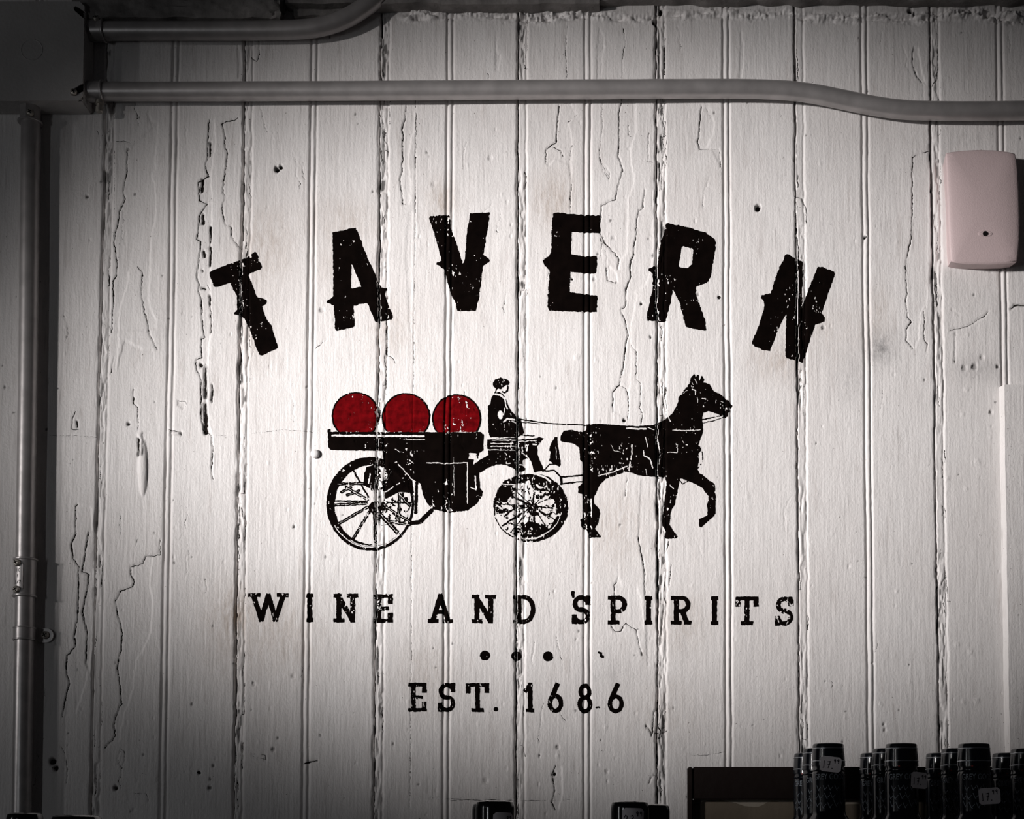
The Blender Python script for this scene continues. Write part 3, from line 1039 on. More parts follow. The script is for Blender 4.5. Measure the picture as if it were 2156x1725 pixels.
def glyph_sdf(ch, L, Tp, R, B, sw):
    ops = glyph(ch)
    W, Hh = R - L, B - Tp
    # strokes stay inside the letter box
    ix0, ix1 = L + sw * 0.5, R - sw * 0.5

    def mp(x, y):
        return (ix0 + x * (ix1 - ix0), Tp + y * Hh)
    lines = []
    for op in ops:
        if op[0] == 'l':
            lines.append(([mp(*p) for p in op[1]], sw * 0.5))
        elif op[0] == 's':
            lines.append(([mp(op[1], op[3]), mp(op[2], op[3])], sw * 0.40))
        else:
            _, cx, cy, rx, ry, a0, a1 = op
            n = 22
            lines.append(([mp(cx + rx * math.cos(math.radians(a0 + (a1 - a0) * k / n)), cy + ry * math.sin(math.radians(a0 + (a1 - a0) * k / n)))
                           for k in range(n + 1)], sw * 0.46))

    def f(u, v):
        d = np.full(u.shape, 1e9)
        for pts, hw in lines:
            if len(pts) == 2:
                d = np.minimum(d, d_bar(u, v, pts[0], pts[1], hw, 0.75 * hw))
            else:
                d = np.minimum(d, d_line(u, v, pts) - hw)
        return d
    return f


K = 620 / 2156.0
row1 = [('W', 480 + 140 * K, 480 + 450 * K), ('I', 480 + 567 * K, 480 + 632 * K), ('N', 480 + 765 * K, 480 + 960 * K), ('E', 480 + 1050 * K, 480 + 1215 * K),
        ('A', 480 + 1455 * K, 480 + 1655 * K), ('N', 480 + 1775 * K, 480 + 1970 * K), ('D', 1078, 1130),
        ('S', 1090 + 385 * K, 1090 + 545 * K), ('P', 1090 + 652 * K, 1090 + 805 * K), ('I', 1090 + 922 * K, 1090 + 992 * K), ('R', 1090 + 1112 * K, 1090 + 1278 * K),
        ('I', 1090 + 1405 * K, 1090 + 1475 * K), ('T', 1090 + 1588 * K, 1090 + 1768 * K), ('S', 1090 + 1875 * K, 1090 + 2030 * K)]
words1 = ['wine'] * 4 + ['and'] * 3 + ['spirits'] * 7
for i, (ch, L, R) in enumerate(row1):
    tp = 1250 + 8.0 * (L - 520) / 1150
    bt = tp + 59
    paint('small_letter', glyph_sdf(ch, L, tp, R, bt, 10.6), (L - 8, tp - 8, R + 8, bt + 8), M_BLACK, 'black slab-serif letter %s in the word %s' % (ch, words1[i]),
          scuff=0.72, rough=0.7, seed=600 + 9 * i)
K2 = 500 / 2156.0
row2 = [('E', 68, 260), ('S', 342, 525), ('T', 600, 827), ('1', 1125, 1235), ('6', 1335, 1505), ('8', 1608, 1768), ('6', 1880, 2055)]
for i, (ch, L, R) in enumerate(row2):
    L, R = 840 + L * K2, 840 + R * K2
    tp = 1438.5 + 2.5 * (L - 850) / 470
    bt = tp + 60
    paint('small_letter', glyph_sdf(ch, L, tp, R, bt, 9.8), (L - 8, tp - 8, R + 8, bt + 8), M_BLACK, 'black character %s in the founding date line' % ch,
          scuff=0.62, rough=0.7, seed=800 + 9 * i)
paint('full_stop', lambda u, v: np.hypot(u - 1044, v - 1494) - 5, (1030, 1480, 1058, 1508), M_BLACK, None, scuff=0.4, rough=0.6, seed=870)
for i, (u0, v0, r0) in enumerate([(1021, 1380.5, 10.5), (1087, 1381.5, 10.5), (1154, 1382.5, 10.5)]):
    paint('dot', lambda u, v: np.hypot(u - u0, v - v0) - r0, (u0 - 18, v0 - 18, u0 + 18, v0 + 18), M_BLACK, None, scuff=0.5, rough=0.7, seed=880 + 8 * i)
paint('paint_blot', lambda u, v: d_line(u, v, [(1261, 1374), (1265, 1376), (1265, 1382), (1269, 1383)]) - 2.6, (1250, 1362, 1280, 1395), M_BLACK, None, scuff=0.2, seed=910)
paint('paint_blot', lambda u, v: d_line(u, v, [(1255, 1490), (1261, 1490)]) - 1.8, (1248, 1482, 1268, 1498), M_BLACK, None, scuff=0.2, seed=914)
paint('paint_blot', lambda u, v: d_line(u, v, [(1206, 1248), (1207, 1257)]) - 3.4, (1196, 1238, 1216, 1268), M_BLACK, None, scuff=0.2, seed=918)

# ---- the horse and cart
ZH = lambda p: zoom(p, 1000, 770, 560 / 2156.0)
ZW = lambda p: zoom(p, 660, 770, 460 / 1935.0)
kh, kw = 560 / 2156.0, 460 / 1935.0


def compose(adds, subs):
    def f(u, v):
        d = np.full(u.shape, 1e9)
        for a in adds:
            d = np.minimum(d, a(u, v))
        for s_ in subs:
            d = np.maximum(d, -s_(u, v))
        return d
    return f


def poly(pts):
    return lambda u, v: d_poly(u, v, pts)


def line(pts, w):
    return lambda u, v: d_line(u, v, pts) - w / 2


def ell(c, rx, ry):
    return lambda u, v: d_ell(u, v, c[0], c[1], rx, ry)


def ring(c, rx, ry, c2, rx2, ry2):
    return lambda u, v: np.maximum(d_ell(u, v, c[0], c[1], rx, ry), -d_ell(u, v, c2[0], c2[1], rx2, ry2))


def arc(cx, cy, rx, ry, a0, a1, w, n=20):
    return line([(cx + rx * math.cos(math.radians(a0 + (a1 - a0) * k / n)), cy + ry * math.sin(math.radians(a0 + (a1 - a0) * k / n))) for k in range(n + 1)], w)


horse_out = ZH([(1735, 150), (1745, 105), (1775, 65), (1788, 95), (1800, 72), (1815, 80), (1818, 130), (1838, 82), (1860, 115), (1850, 135), (1900, 150),
                (1932, 205), (2000, 240), (2060, 290), (2088, 325), (2070, 372), (2050, 385), (2048, 415), (2022, 428), (1995, 405), (1955, 388),
                (1890, 372), (1850, 385), (1842, 440), (1850, 520), (1835, 580), (1808, 650), (1830, 662), (1833, 690), (1812, 715), (1815, 780),
                (1800, 835), (1822, 870), (1880, 915), (1945, 965), (1950, 1080), (1948, 1205), (1925, 1232), (1838, 1310), (1818, 1308), (1818, 1245),
                (1885, 1212), (1882, 1140), (1892, 1080), (1888, 1050), (1840, 990), (1740, 940), (1662, 915), (1650, 980), (1620, 1130),
                (1590, 1175), (1575, 1285), (1600, 1330), (1642, 1385), (1630, 1402), (1555, 1405), (1536, 1390), (1548, 1340), (1520, 1300),
                (1520, 1245), (1535, 1100), (1552, 960), (1545, 902), (1480, 902), (1400, 900), (1330, 890), (1240, 862), (1200, 870), (1060, 918),
                (1010, 970), (975, 1040), (960, 1085), (968, 1120), (1010, 1165), (1016, 1200), (1000, 1275), (972, 1322), (1022, 1388), (1015, 1396),
                (925, 1392), (905, 1330), (862, 1312), (855, 1250), (880, 1232), (876, 1050), (838, 1030), (835, 985), (868, 958), (884, 860),
                (876, 790), (852, 765), (845, 665), (800, 632), (720, 622), (690, 612), (694, 572), (720, 532), (780, 520), (868, 540),
                (900, 520), (904, 482), (960, 470), (1100, 480), (1300, 492), (1440, 482), (1500, 455), (1560, 420), (1600, 392), (1640, 312),
                (1652, 258), (1700, 192)])
horse_sub = [line(ZH([(1230, 508), (1300, 514), (1385, 512)]), 3.4), line(ZH([(1270, 645), (1272, 700), (1265, 765)]), 2.8),
             line(ZH([(1600, 524), (1700, 528), (1828, 522)]), 1.7), line(ZH([(1365, 690), (1370, 730), (1420, 760), (1440, 830)]), 2.6),
             line(ZH([(1000, 893), (1120, 862), (1232, 815)]), 2.6), line(ZH([(1255, 780), (1250, 850)]), 3.0),
             line(ZH([(1380, 580), (1400, 660)]), 2.4), line(ZH([(1480, 600), (1500, 720), (1490, 800)]), 2.4),
             line(ZH([(1560, 705), (1640, 705)]), 1.6), line(ZH([(1640, 640), (1640, 705)]), 1.4), line(ZH([(1770, 195), (1790, 205), (1785, 235)]), 2.4),
             line(ZH([(1838, 265), (1870, 272)]), 2.0), line(ZH([(1800, 260), (1805, 300)]), 1.6), line(ZH([(1100, 640), (1130, 690), (1180, 700)]), 1.2),
             line(ZH([(1990, 290), (2030, 300)]), 1.3), line(ZH([(1780, 105), (1800, 150)]), 1.5), line(ZH([(940, 1080), (945, 1230)]), 2.0),
             line(ZH([(1580, 970), (1610, 1000)]), 1.8), line(ZH([(1565, 415), (1580, 455)]), 2.0), line(ZH([(1400, 500), (1450, 520)]), 1.8),
             line(ZH([(1670, 240), (1720, 200)]), 1.4), line(ZH([(1385, 840), (1390, 890)]), 1.6)]
horse_add = [poly(horse_out), line(ZH([(1842, 440), (1900, 425), (2030, 400)]), 2.6), line(ZH([(1848, 466), (1930, 448), (2020, 420)]), 1.8),
             line(ZH([(1842, 700), (1843, 780), (1805, 835)]), 2.3), line(ZH([(1655, 925), (1680, 960), (1760, 918)]), 2.2)]
paint('horse', compose(horse_add, horse_sub), bounds(horse_out, 10), M_BLACK, 'black painted trotting horse', step=1.05, scuff=0.62, rough=0.8, seed=1000)

paint('reins', compose([line(ZH([(330, 425), (400, 440), (600, 470), (900, 483), (1100, 482)]), 2.6), line(ZH([(380, 458), (520, 472)]), 2.0),
                        line(ZH([(355, 430), (360, 480), (395, 540)]), 2.0)], []), (1080, 872, 1292, 920), M_BLACK, 'thin black reins from driver to horse',
      step=0.8, scuff=0.35, rough=0.5, seed=1040)

driver = compose([poly(ZH([(142, 150), (160, 115), (205, 95), (260, 110), (282, 135), (268, 152), (235, 168), (210, 192), (172, 190), (150, 172)])),
                  line(ZH([(268, 150), (264, 205)]), 3.0), line(ZH([(262, 205), (240, 222), (222, 212)]), 3.0), line(ZH([(175, 190), (160, 225)]), 2.4),
                  poly(ZH([(165, 222), (200, 212), (240, 245), (268, 315), (290, 360), (330, 410), (372, 440), (398, 540), (385, 560), (335, 582), (125, 582),
                           (108, 540), (105, 325), (125, 312), (130, 262)]))],
                 [line(ZH([(165, 232), (200, 238), (240, 268)]), 4.2), line(ZH([(240, 262), (250, 320), (262, 350)]), 2.8), ell(ZH([(205, 400)])[0], 6, 9),
                  line(ZH([(232, 455), (262, 430), (320, 440)]), 3.6), line(ZH([(240, 345), (232, 400)]), 2.0), line(ZH([(300, 450), (340, 470)]), 2.0)])
paint('driver', driver, (1015, 780, 1115, 930), M_BLACK, 'black painted driver in a flat cap', step=0.9, scuff=0.55, rough=0.7, seed=1060)

cart = compose(
    [poly(ZW([(125, 568), (150, 562), (155, 586), (1500, 590), (1506, 605), (1506, 750), (1480, 768), (1468, 770), (1456, 830), (1435, 780), (1382, 776),
              (1372, 830), (1420, 832), (1410, 900), (1470, 960), (1475, 1090), (1500, 1112), (1495, 1150), (1450, 1222), (1360, 1285), (1200, 1305),
              (1060, 1275), (1000, 1210), (970, 1150), (950, 1050), (885, 1012), (870, 1000), (750, 870), (620, 880), (612, 756), (155, 750), (130, 722)])),
     poly(ZW([(1400, 890), (1480, 832), (1550, 790), (1545, 748), (1800, 752), (1806, 940), (1760, 905), (1690, 880), (1620, 876), (1550, 905), (1480, 946),
              (1400, 1000)])),
     poly(ZW([(1540, 655), (1538, 740), (1810, 748), (1810, 636), (1560, 652)])),
     poly(ZH([(335, 600), (500, 590), (520, 578), (560, 588), (540, 612), (515, 640), (505, 655), (506, 720), (560, 850), (480, 866), (452, 760),
              (400, 852), (350, 862), (335, 840)])),
     poly(ZH([(645, 580), (668, 580), (672, 640), (696, 800), (682, 822), (600, 775), (612, 700), (598, 690), (622, 620)])),
     line(ZH([(560, 850), (600, 800), (660, 800)]), 2.4), line(ZH([(550, 855), (640, 850), (700, 905), (880, 888)]), 3.4), line(ZH([(700, 960), (880, 938)]), 3.0),
     line(ZH([(700, 905), (700, 960)]), 5), line(ZH([(880, 912), (1000, 908), (1120, 884), (1225, 838)]), 3.2),
     line(ZH([(360, 560), (480, 570)]), 2.4),
     line(ZW([(915, 1040), (905, 1300)]), 7), line(ZW([(870, 1395), (945, 1385), (1045, 1285)]), 9),
     poly(ZW([(470, 900), (530, 880), (560, 1000), (500, 1090), (440, 1060), (450, 960)])),
     poly(ZW([(620, 870), (750, 870), (870, 1000), (890, 1130), (760, 1120), (640, 1180), (610, 1060), (660, 980)]))],
    [line(ZW([(165, 620), (600, 622), (975, 625)]), 4.2), line(ZW([(1000, 865), (1080, 862), (1180, 868), (1365, 858)]), 2.0), line(ZW([(1362, 870), (1362, 1220)]), 2.6),
     line(ZW([(830, 656), (985, 656)]), 1.4), line(ZW([(1580, 662), (1790, 660)]), 2.2), line(ZW([(1570, 690), (1770, 690)]), 1.6), line(ZW([(1570, 716), (1800, 716)]), 2.0),
     line(ZW([(1240, 810), (1245, 1150)]), 1.2), line(ZW([(1198, 1180), (1200, 1295)]), 1.8), line(ZW([(750, 875), (830, 960), (895, 1040)]), 2.2),
     line(ZW([(640, 1120), (740, 1050), (845, 1010)]), 2.4), line(ZW([(640, 1060), (670, 960), (715, 915)]), 2.4), line(ZW([(930, 1060), (935, 1300)]), 3.0),
     ell(ZH([(415, 790)])[0], 8, 10), line(ZH([(380, 700), (440, 760)]), 2.0), line(ZH([(350, 615), (500, 606)]), 1.6), line(ZH([(420, 690), (430, 640)]), 2.0),
     line(ZH([(655, 660), (660, 760)]), 1.6), line(ZH([(340, 800), (440, 812)]), 2.0), line(ZH([(470, 640), (500, 640)]), 1.8), line(ZW([(720, 740), (760, 765), (800, 770)]), 1.2),
     line(ZW([(1430, 980), (1440, 1090)]), 3.0), line(ZW([(1380, 780), (1440, 785)]), 3.0), line(ZW([(1390, 1080), (1440, 1100)]), 2.2),
     line(ZW([(500, 960), (490, 1040)]), 3.0), line(ZW([(790, 1000), (820, 960)]), 2.6)])
paint('cart', cart, (682, 898, 1240, 1112), M_BLACK, 'black flat-bed cart with under-slung box', step=1.05, scuff=0.66, rough=0.75, seed=1100)

cw = ZW([(503, 1225)])[0]
adds = [ring(cw, 388 * kw, 416 * kw, ZW([(528, 1232)])[0], 340 * kw, 352 * kw)]
subs = [arc(cw[0], cw[1], 364 * kw, 384 * kw, 25, 150, 2.0), arc(cw[0], cw[1], 352 * kw, 372 * kw, 40, 120, 1.6)]
hub = (505, 1215)
for a, b in [((350, 925), (485, 1165)), ((195, 1200), (470, 1205)), ((195, 1235), (470, 1222)), ((215, 1405), (480, 1255)), ((355, 1530), (490, 1300)),
             ((570, 1290), (730, 1470)), ((640, 1255), (860, 1385)), ((640, 1160), (850, 1020)), ((610, 1100), (700, 920)), ((575, 1210), (870, 1215)),
             ((560, 890), (560, 1100)), ((760, 1140), (755, 1400)), ((250, 1120), (330, 1080)), ((210, 1050), (450, 1045)), ((290, 1080), (480, 1190)),
             ((680, 1380), (850, 1410)), ((540, 1300), (545, 1560)), ((770, 1150), (850, 1240)), ((300, 1150), (400, 1110)), ((540, 880), (520, 1100))]:
    thick = 6.4 if (a[0] + a[1]) % 2 == 0 or a[1] > 1250 else 3.6
    adds.append(line(ZW([a, b]), thick))
    if thick > 5:
        subs.append(line(ZW([a, b]), 1.0))
adds.append(ell(ZW([(560, 1260)])[0], 17, 14))
adds.append(line(ZW([(540, 1310), (600, 1330), (690, 1420), (745, 1480)]), 9))
adds.append(line(ZW([(160, 1385), (215, 1470)]), 5))
subs.append(ell(ZW([(590, 1200)])[0], 3, 9))
subs.append(line(ZW([(480, 1215), (520, 1165)]), 2.4))
wheel = compose(adds, subs)
adds.append(lambda u, v: np.maximum(np.maximum(d_ell(u, v, cw[0], cw[1], 350 * kw, 370 * kw), np.maximum(cw[0] + 8 - u, v - cw[1] - 45)),
                                    (0.42 - vn(u / 7, v / 7, 87) - 0.6 * vn(u / 2.5, v / 2.5, 88)) * 6))
wheel = compose(adds, subs)
paint('wheel', wheel, (680, 955, 885, 1168), M_BLACK, 'black spoked rear cart wheel', step=0.95, scuff=0.9, rough=0.8, seed=1160)

cf = ZH([(452, 1150)])[0]
adds = [ring(cf, 303 * kh, 280 * kh, ZH([(412, 1175)])[0], 248 * kh, 225 * kh)]
subs = [line(ZH([(330, 880), (400, 868), (480, 876), (560, 900), (612, 940)]), 3.6), line(ZH([(220, 962), (330, 964), (440, 962)]), 1.7),
        arc(ZH([(430, 1165)])[0][0], ZH([(430, 1165)])[0][1], 262 * kh, 240 * kh, 60, 175, 2.6), arc(cf[0], cf[1], 250 * kh, 240 * kh, 10, 70, 2.0),
        line(ZH([(410, 940), (430, 1080)]), 2.2)]
hubf = (468, 1140)
for k in range(15):
    a = 2 * math.pi * (k + 0.3 * math.sin(k * 3.1)) / 15
    adds.append(line(ZH([hubf, (420 + 250 * math.cos(a), 1160 + 225 * math.sin(a))]), 2.2 + 1.6 * (k % 3 == 0)))
adds += [poly(ZH([(170, 1100), (180, 1010), (240, 930), (330, 900), (330, 960), (290, 990), (300, 1050), (250, 1110)])),
         poly(ZH([(370, 1300), (440, 1260), (560, 1290), (600, 1330), (560, 1400), (440, 1410), (370, 1380)])), ell(ZH([(480, 1150)])[0], 9, 8),
         line(ZH([(240, 1220), (330, 1150), (440, 1120)]), 3.0), line(ZH([(600, 1240), (520, 1180)]), 3.0), line(ZH([(440, 960), (520, 1010), (600, 1000)]), 6)]
adds.append(lambda u, v: np.maximum(d_ell(u, v, cf[0], cf[1], 290 * kh, 268 * kh), (0.40 - vn(u / 6.5, v / 6.0, 77) - 0.6 * vn(u / 2.5, v / 2.5, 78)) * 6))
paint('wheel', compose(adds, subs), (1034, 990, 1204, 1148), M_BLACK, 'black mottled front cart wheel', step=0.95, scuff=1.02, rough=0.9, seed=1200)

for i, (c, r) in enumerate([((374, 447), 206), ((819, 458), 209), ((1267, 470), 211)]):
    cc = ZW([c])[0]
    rr = r * kw
    cut = ZW([(0, 589)])[0][1]
    nm = ('left', 'middle', 'right')[i]
    b = paint('barrel', lambda u, v: np.maximum(np.hypot(u - cc[0], v - cc[1]) - rr + 0.5, v - cut), (cc[0] - rr - 6, cc[1] - rr - 6, cc[0] + rr + 6, cut + 4), M_RED,
              'red painted barrel, %s of the three on the cart' % nm, step=1.15, scuff=0.56, rough=0.7, seed=1300 + 10 * i)
    paint('outline', lambda u, v: np.maximum(np.abs(np.hypot(u - cc[0], v - cc[1]) - rr) - 1.5, v - cut), (cc[0] - rr - 6, cc[1] - rr - 6, cc[0] + rr + 6, cut + 4), M_BLACK,
          None, step=1.0, scuff=0.6, rough=0.7, seed=1340 + 10 * i, lift=0.0004, parent=b)

# ================================================================== TRIM
# raised board at the right, below the alarm
bm = bmesh.new()
pa, pb = P(2103, 816), P(2103, 1880)
yb = -0.009
pts = [(pa.x, 0.0), (pa.x + 0.003, yb), (pa.x + 0.12, yb), (pa.x + 0.12, 0.0)]
rows = 90
ring_v = []
for j in range(rows + 1):
    zz = pb.z + (pa.z - pb.z) * j / rows
    wob = 0.00025 * math.sin(j * 0.31) + 0.00012 * math.sin(j * 1.3)
    ring_v.append([bm.verts.new((x + (wob if k < 2 else 0), y, zz)) for k, (x, y) in enumerate(pts)])
for A, B in zip(ring_v[:-1], ring_v[1:]):
    for k in range(3):
        bm.faces.new((A[k], A[k + 1], B[k + 1], B[k]))
bm.faces.new(ring_v[0])
bm.faces.new(ring_v[-1][::-1])
o = bm_obj('trim_1', bm, M_WALL)
tag(o, 'raised white painted board on the wall at the right edge', kind='structure')


def rough_block(name, u0, v0, u1, v1, y_back, y_front, m, amp, label, seed, end_rough=0.0):
    a, b = P(u0, v1, y_front), P(u1, v0, y_front)
    nx, nz = int((b.x - a.x) / 0.0022) + 2, int((b.z - a.z) / 0.0022) + 2
    bm = bmesh.new()
    grid = []
    for j in range(nz + 4):
        row = []
        for i in range(nx + 4):
            ii = min(max(i - 2, 0), nx - 1)
            jj = min(max(j - 2, 0), nz - 1)
            x = a.x + (b.x - a.x) * ii / (nx - 1)
            z = a.z + (b.z - a.z) * jj / (nz - 1)
            skirt = 1.0 if (i < 1 or j < 1 or i > nx + 2 or j > nz + 2) else 0.0
            n = float(vn(x * 130, z * 330, seed)) + 0.6 * float(vn(x * 420, z * 600, seed + 1))
            er = end_rough * max(0, 1 - (b.x - x) / 0.02)
            y = y_front - amp * n - er * 0.004 * float(vn(x * 300, z * 300, seed + 2))
            if skirt:
                y = y_back
            z += 0.0016 * float(vn(x * 60, 0.3, seed + 3)) * (jj == 0)
            x += (0.003 * float(vn(z * 260, 0.7, seed + 4))) * end_rough * (ii == nx - 1)
            row.append(bm.verts.new((x, y, z)))
        grid.append(row)
    for A, B in zip(grid[:-1], grid[1:]):
        for k in range(len(A) - 1):
            bm.faces.new((A[k], A[k + 1], B[k + 1], B[k]))
    bmesh.ops.remove_doubles(bm, verts=bm.verts, dist=1e-6)
    o = bm_obj(name, bm, m, None, True)
    tag(o, label, kind='structure')
    return o


rough_block('trim_2', 150, -75, 592, 37, 0.0, -0.022, M_TIMBER, 0.0011, 'rough weathered timber rail along the top left of the wall', 900, 1.0)
rough_block('trim_3', 600, -75, 1262, 7, 0.0, -0.016, M_TIMBER, 0.0005, 'dark ledge along the top of the wall', 910)
rough_block('trim_4', 618, 9, 762, 33, 0.0, -0.006, M_TIMBER, 0.0007, 'pale batten under the ledge behind the bent pipe', 915)
rough_block('trim_5', 1262, -75, 2310, -2, 0.0, -0.014, M_TIMBER, 0.0016, 'rough plaster edge along the top right of the wall', 920)

# ================================================================== CONDUIT AND BOX
YB = -0.030                                      # front of the junction box
YP = -0.0135                                     # axis of the pipes


def ring_at(bm, c, axis, r, h, n=24):
    q = Vector(axis).to_track_quat('Z', 'Y').to_matrix().to_4x4()
    M = Matrix.Translation(c) @ q
    e = h * 0.25
    lathe(bm, [(r - e, -h / 2), (r, -h / 2 + e), (r, h / 2 - e), (r - e, h / 2)], n, M)


def screw(name, c, axis, r, parent, base):
    """round head with a cross slot"""
    q = Vector(axis).to_track_quat('Z', 'Y').to_matrix().to_4x4()
    M = Matrix.Translation(Vector(c) - Vector(base)) @ q
    bm = bmesh.new()
    lathe(bm, [(r * .55, -r * 1.3), (r * .55, 0), (r, 0.0), (r, r * .45), (r * .8, r * .85), (r * .4, r * 1.02), (0, r * 1.05)], 18, M)
    o = bm_obj(name, bm, M_SCREW, parent, True)
    bm = bmesh.new()
    for an in (0.5, 0.5 + math.pi / 2):
        r1 = bmesh.ops.create_cube(bm, size=1)
        for v in r1['verts']:
            v.co = Vector((v.co.x * r * 1.15, v.co.y * r * .22, v.co.z * r * 0.25 + r * 0.99))
            v.co = M @ (Matrix.Rotation(an, 4, 'Z') @ v.co)
    bm_obj('slot', bm, M_HOLE, o)
    return o


# junction box
A = P(-58, 212, YB)
B = P(178, 3, YB)
jb = empty('junction_box', ((A.x + B.x) / 2, 0, A.z))
tag(jb, 'square grey painted electrical junction box in the top left corner', 'junction box')
J = Vector(jb.location)
bm = bmesh.new()
box(bm, Vector((A.x + .002, YB + .002, A.z + .001)) - J, Vector((B.x - .0005, 0.0, B.z - .001)) - J, 0.0015)
bm_obj('body', bm, M_BOX, jb, True)
# cover plate with clipped corners and two open screw slots (built as an outline)
c = 0.005
sl = 0.0026
L0, R0, B0, T0 = A.x, B.x, A.z, B.z


def slot_corner(cx, cz, sx, sz):
    """open diagonal slot at a corner: points going round it"""
    d = Vector((sx, sz)).normalized()
    n = Vector((-d.y, d.x))
    mouth = Vector((cx, cz))
    inner = mouth - d * 0.012
    pts = []
    for k in range(7):
        a = math.pi / 2 + math.pi * k / 6
        pts.append(inner + n * math.sin(a) * sl + d * math.cos(a) * sl)
    return pts, n


o1 = [(L0, B0), (R0 - c, B0), (R0, B0 + c), (R0, B0 + .0085)]
tip = Vector((R0 - .0085, B0 + .0085))
dirv = Vector((1, 1)).normalized()
# lower right slot, mouth on the right edge
low = [(R0, B0 + .0095), (R0 - .0075, B0 + .0055), (R0 - .0110, B0 + .0052), (R0 - .0128, B0 + .0078), (R0 - .0118, B0 + .0108), (R0, B0 + .0185)]
up = [(R0, T0 - .0185), (R0 - .0100, T0 - .0098), (R0 - .0112, T0 - .0068), (R0 - .0094, T0 - .0050), (R0 - .0068, T0 - .0056), (R0, T0 - .0105)]
outl = [(L0, B0), (R0 - c, B0), (R0, B0 + c)] + low + up + [(R0, T0 - c), (R0 - c, T0), (L0, T0)]
bm = bmesh.new()
vs = [bm.verts.new(Vector((x, YB, z)) - J) for x, z in outl]
f = bm.faces.new(vs)
r = bmesh.ops.extrude_face_region(bm, geom=[f])
bmesh.ops.translate(bm, verts=[v for v in r['geom'] if isinstance(v, bmesh.types.BMVert)], vec=(0, 0.0016, 0))
cover = bm_obj('cover', bm, M_BOX, jb)
# black plates behind the slots, painting in the shade inside
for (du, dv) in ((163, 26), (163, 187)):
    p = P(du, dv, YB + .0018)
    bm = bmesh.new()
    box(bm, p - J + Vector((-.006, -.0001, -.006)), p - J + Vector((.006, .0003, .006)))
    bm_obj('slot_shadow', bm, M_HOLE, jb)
kc = P(67, 105, YB)
bm = bmesh.new()
n = 40
ro, ri = .0113, .0109
vo = [bm.verts.new(kc - J + Vector((ro * math.cos(2 * math.pi * k / n), -.00012, ro * math.sin(2 * math.pi * k / n)))) for k in range(n)]
vi = [bm.verts.new(kc - J + Vector((ri * math.cos(2 * math.pi * k / n), -.00045, ri * math.sin(2 * math.pi * k / n)))) for k in range(n)]
vc = [bm.verts.new(kc - J + Vector((ri * .93 * math.cos(2 * math.pi * k / n), -.00005, ri * .93 * math.sin(2 * math.pi * k / n)))) for k in range(n)]
for k in range(n):
    q = (k + 1) % n
    bm.faces.new((vo[k], vo[q], vi[q], vi[k]))
    bm.faces.new((vi[k], vi[q], vc[q], vc[k]))
bm.faces.new(vc)
bm_obj('knockout', bm, M_BOX, cover)
screw('screw', P(156, 195, YB - .0002), (0, -1, 0), .0036, cover, J)

RP = 0.0094


def conduit(name, label, path, joints, extra=None):
    base = path[0]
    e = empty(name, (base.x, 0, min(p.z for p in path)))
    tag(e, label, 'conduit')
    b = Vector(e.location)
    bm = bmesh.new()
    pp = smooth_path(path)
    rs = [RP * (1 + 0.012 * float(vn(i * .23, 0.1, 7)) + .006 * float(vn(i * .9, 0.4, 8))) for i in range(len(pp))]
    sweep(bm, [p - b for p in pp], rs, 28)
    bm_obj('pipe', bm, M_PIPE, e, True)
    return e, b


# upper pipe bending up and out of the frame
e, b = conduit('bent_conduit', 'upper grey painted conduit that bends up out of frame', [P(u, v, YP) for u, v in [(186, 65), (230, 65), (330, 64.5), (450, 64.5), (560, 64), (630, 62), (672, 57),
               (712, 46), (748, 28), (785, 2), (830, -40), (880, -95)]], None)
bm = bmesh.new()
sweep(bm, [P(181, 64.5, YP) - b, P(219, 64.5, YP) - b], RP * 1.13, 28)
ring_at(bm, P(219, 64.5, YP) - b, (1, 0, 0), RP * 1.24, .0026)
cn = bm_obj('connector', bm, M_PIPE, e, True)
screw('screw', P(203, 43, YP - .006), (0.0, -0.75, 0.65), .0040, cn, b)
# long pipe with an offset at the right
e, b = conduit('long_conduit', 'long grey painted conduit across the top with an offset bend', [P(u, v, YP) for u, v in [(183, 193), (230, 193), (500, 192.5), (800, 191), (1100, 189), (1300, 188),
               (1480, 187), (1580, 187.5), (1660, 191), (1720, 199), (1780, 211), (1840, 223), (1900, 231), (1960, 233.5), (2060, 234), (2160, 233), (2330, 232)]], None)
bm = bmesh.new()
sweep(bm, [P(179, 193, YP) - b, P(216, 193, YP) - b], RP * 1.13, 28)
ring_at(bm, P(217, 193, YP) - b, (1, 0, 0), RP * 1.24, .0026)
cn = bm_obj('connector', bm, M_PIPE, e, True)
bm = bmesh.new()
q0 = P(210, 212, YP - .002) - b
lathe(bm, [(.0042, 0), (.0042, -.004), (.0028, -.0042), (.0028, -.0068), (.0039, -.007), (.0039, -.0115), (.003, -.0125), (0, -.0126)], 18, Matrix.Translation(q0))
bm_obj('screw', bm, M_SCREW, cn, True)
# pipe running down the left side
e, b = conduit('vertical_conduit', 'vertical grey painted conduit down the left side', [P(u, v, YP) for u, v in [(65, 236), (64, 300), (62, 500), (60, 700), (57, 900), (54, 1100), (52, 1290),
               (50, 1400), (47, 1600), (45, 1760), (44, 1840)]], None)
bm = bmesh.new()
sweep(bm, [P(64, 219, YP) - b, P(63, 256, YP) - b], RP * 1.13, 8)
ring_at(bm, P(63, 258, YP) - b, (0, 0, 1), RP * 1.30, .0024, 28)
cn = bm_obj('connector', bm, M_PIPE, e, True)
screw('screw', P(64, 238, YP - RP * 1.13), (0.1, -1, 0), .0036, cn, b)
bm = bmesh.new()
pt_, pb_ = P(53.5, 1179, YP), P(51.5, 1256, YP)
sweep(bm, [pt_ - b, pb_ - b], RP * 1.16, 28)
ring_at(bm, pt_ - b, (0, 0, 1), RP * 1.27, .0022, 28)
